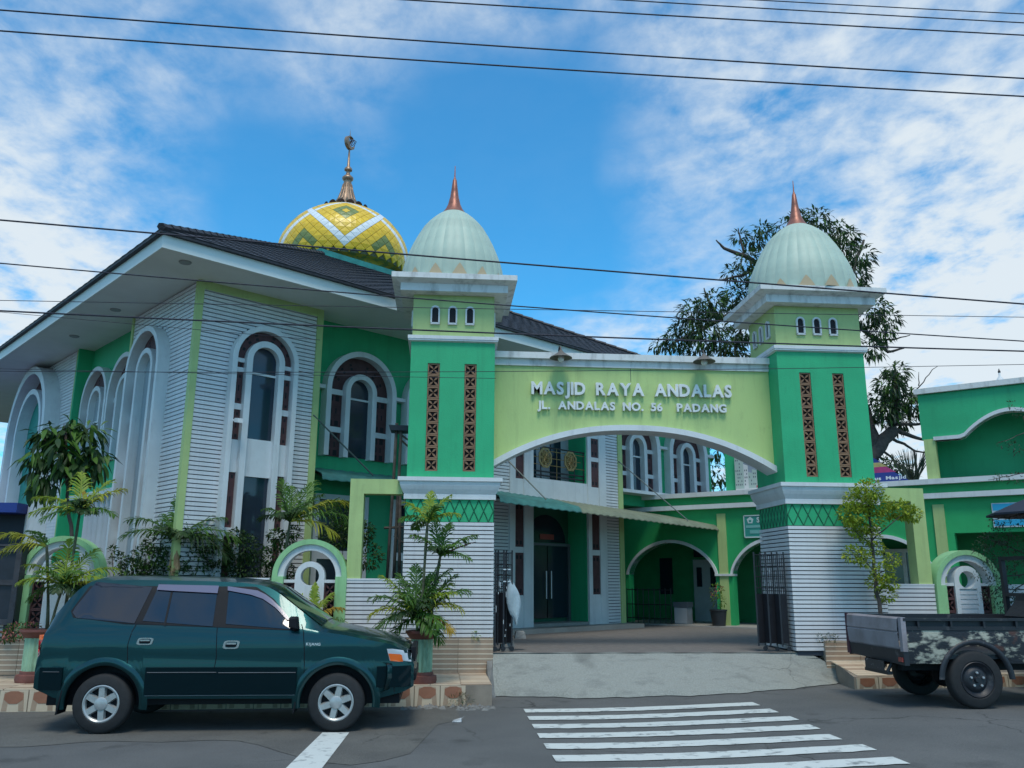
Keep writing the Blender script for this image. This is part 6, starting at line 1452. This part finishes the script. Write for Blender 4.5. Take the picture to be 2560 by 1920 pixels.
b0 = onY(0, 1262, 19); b1 = onY(78, 1262, 19)
t = thing('roadside_stall', 'dark stall with a blue fascia behind the left boundary wall', 'stall', (b1.x-4, 19, .55))
zb_ = onY(40, 1286, 19).z-.55; zt_ = b0.z-.55
MB().box(0, 4, -.6, 2.2, zb_, zt_).build('fascia', mat('stall_blue', (.012, .035, .22), .5), t)
MB().box(.1, 3.95, .0, 2, 0, zb_).build('wall', mat('stall_wall', (.012, .016, .03), .6), t)
for z0, z1 in ((zb_-1.0, zb_-.62), (zb_-1.5, zb_-1.08)): MB().box(2.2, 3.35, -.02, .0, z0, z1).build('window_pane', mat('stall_window', (.02, .10, .26), .2), t)
# scaffold
t = thing('scaffold', 'weathered timber scaffold poles with a plank beside the left tower', 'scaffold', (onY(980, 1448, 14.4).x, 14.4, .55))
SC = mat('scaffold_wood', (.14, .115, .095), .9, var=.5, vscale=10); b_ = Vector(t.location)
q = lambda x, y, dy=0: onY(x, y, 14.4+dy)-b_
for pts in ((( 966, 1470), (975, 1330), (984, 1200), (992, 1058)), ((983, 1470), (990, 1330), (997, 1200), (1003, 1078)), ((998, 1470), (1000, 1240))):
    MB().tube([q(*p) for p in pts], .026, 7).build('pole', SC, t, smooth=True)
g = MB(); p = q(977, 1064); p2 = q(1030, 1066, .0); g.hexa([(p.x, -.08, p.z-.09), (p2.x, -.08, p2.z-.09), (p2.x, .25, p2.z-.09), (p.x, .25, p.z-.09)], [(p.x-.03, -.08, p.z), (p2.x, -.08, p2.z), (p2.x, .25, p2.z), (p.x, .25, p.z)]); g.build('plank', WOODD, t)
g = MB(); g.tube([q(996, 1082), q(1020, 1100)], .018, 5); g.tube([q(1000, 1098), q(1020, 1116)], .018, 5); g.tube([q(960, 1320), q(1010, 1318)], .022, 5); g.tube([q(985, 1340), q(1010, 1358)], .015, 5); g.build('brace', SC, t)
# parasol at the right edge
pc = onY(2610, 1235, 11.9); t = thing('parasol', 'dark navy parasol edge reaching in at the right border', 'parasol', (pc.x, 11.9, .42)); ze = onY(2490, 1282, 11.9).z-.42; R_ = pc.x-onY(2487, 1280, 11.9).x
MB().lathe([(R_, ze-.03), (R_, ze), (R_*.5, ze+.17), (0, ze+.33), (.0, ze+.31), (R_*.5, ze+.14), (R_*.98, ze-.03)], 8).build('canopy', mat('parasol_navy', (.012, .016, .035), .6), t)
MB().tube([(0, 0, 0), (0, 0, ze+.36)], .02, 8).build('pole', BLACK, t); MB().lathe([(0, 0), (.22, 0), (.2, .08), (0, .1)], 16).build('base', CONCD, t)
# litter
p = onZ(1142, 1806, 0)
g = MB(); g.hexa([(-.06, -.02, .006), (.05, -.03, .006), (.06, .03, .006), (-.05, .03, .006)], [(-.04, -.01, .02), (.05, -.02, .045), (.055, .02, .05), (-.04, .02, .025)]); g.add([(.04, -.03, .03), (.09, .0, .07), (.05, .03, .04)], [(0, 1, 2)])
o = g.build('litter', mat('litter_grey', (.22, .24, .26), .6, col2=(.65, .66, .66), vscale=20), None, (p.x, p.y, 0)); tag(o, 'crumpled grey and white scrap lying on the road before the crosswalk', 'litter')
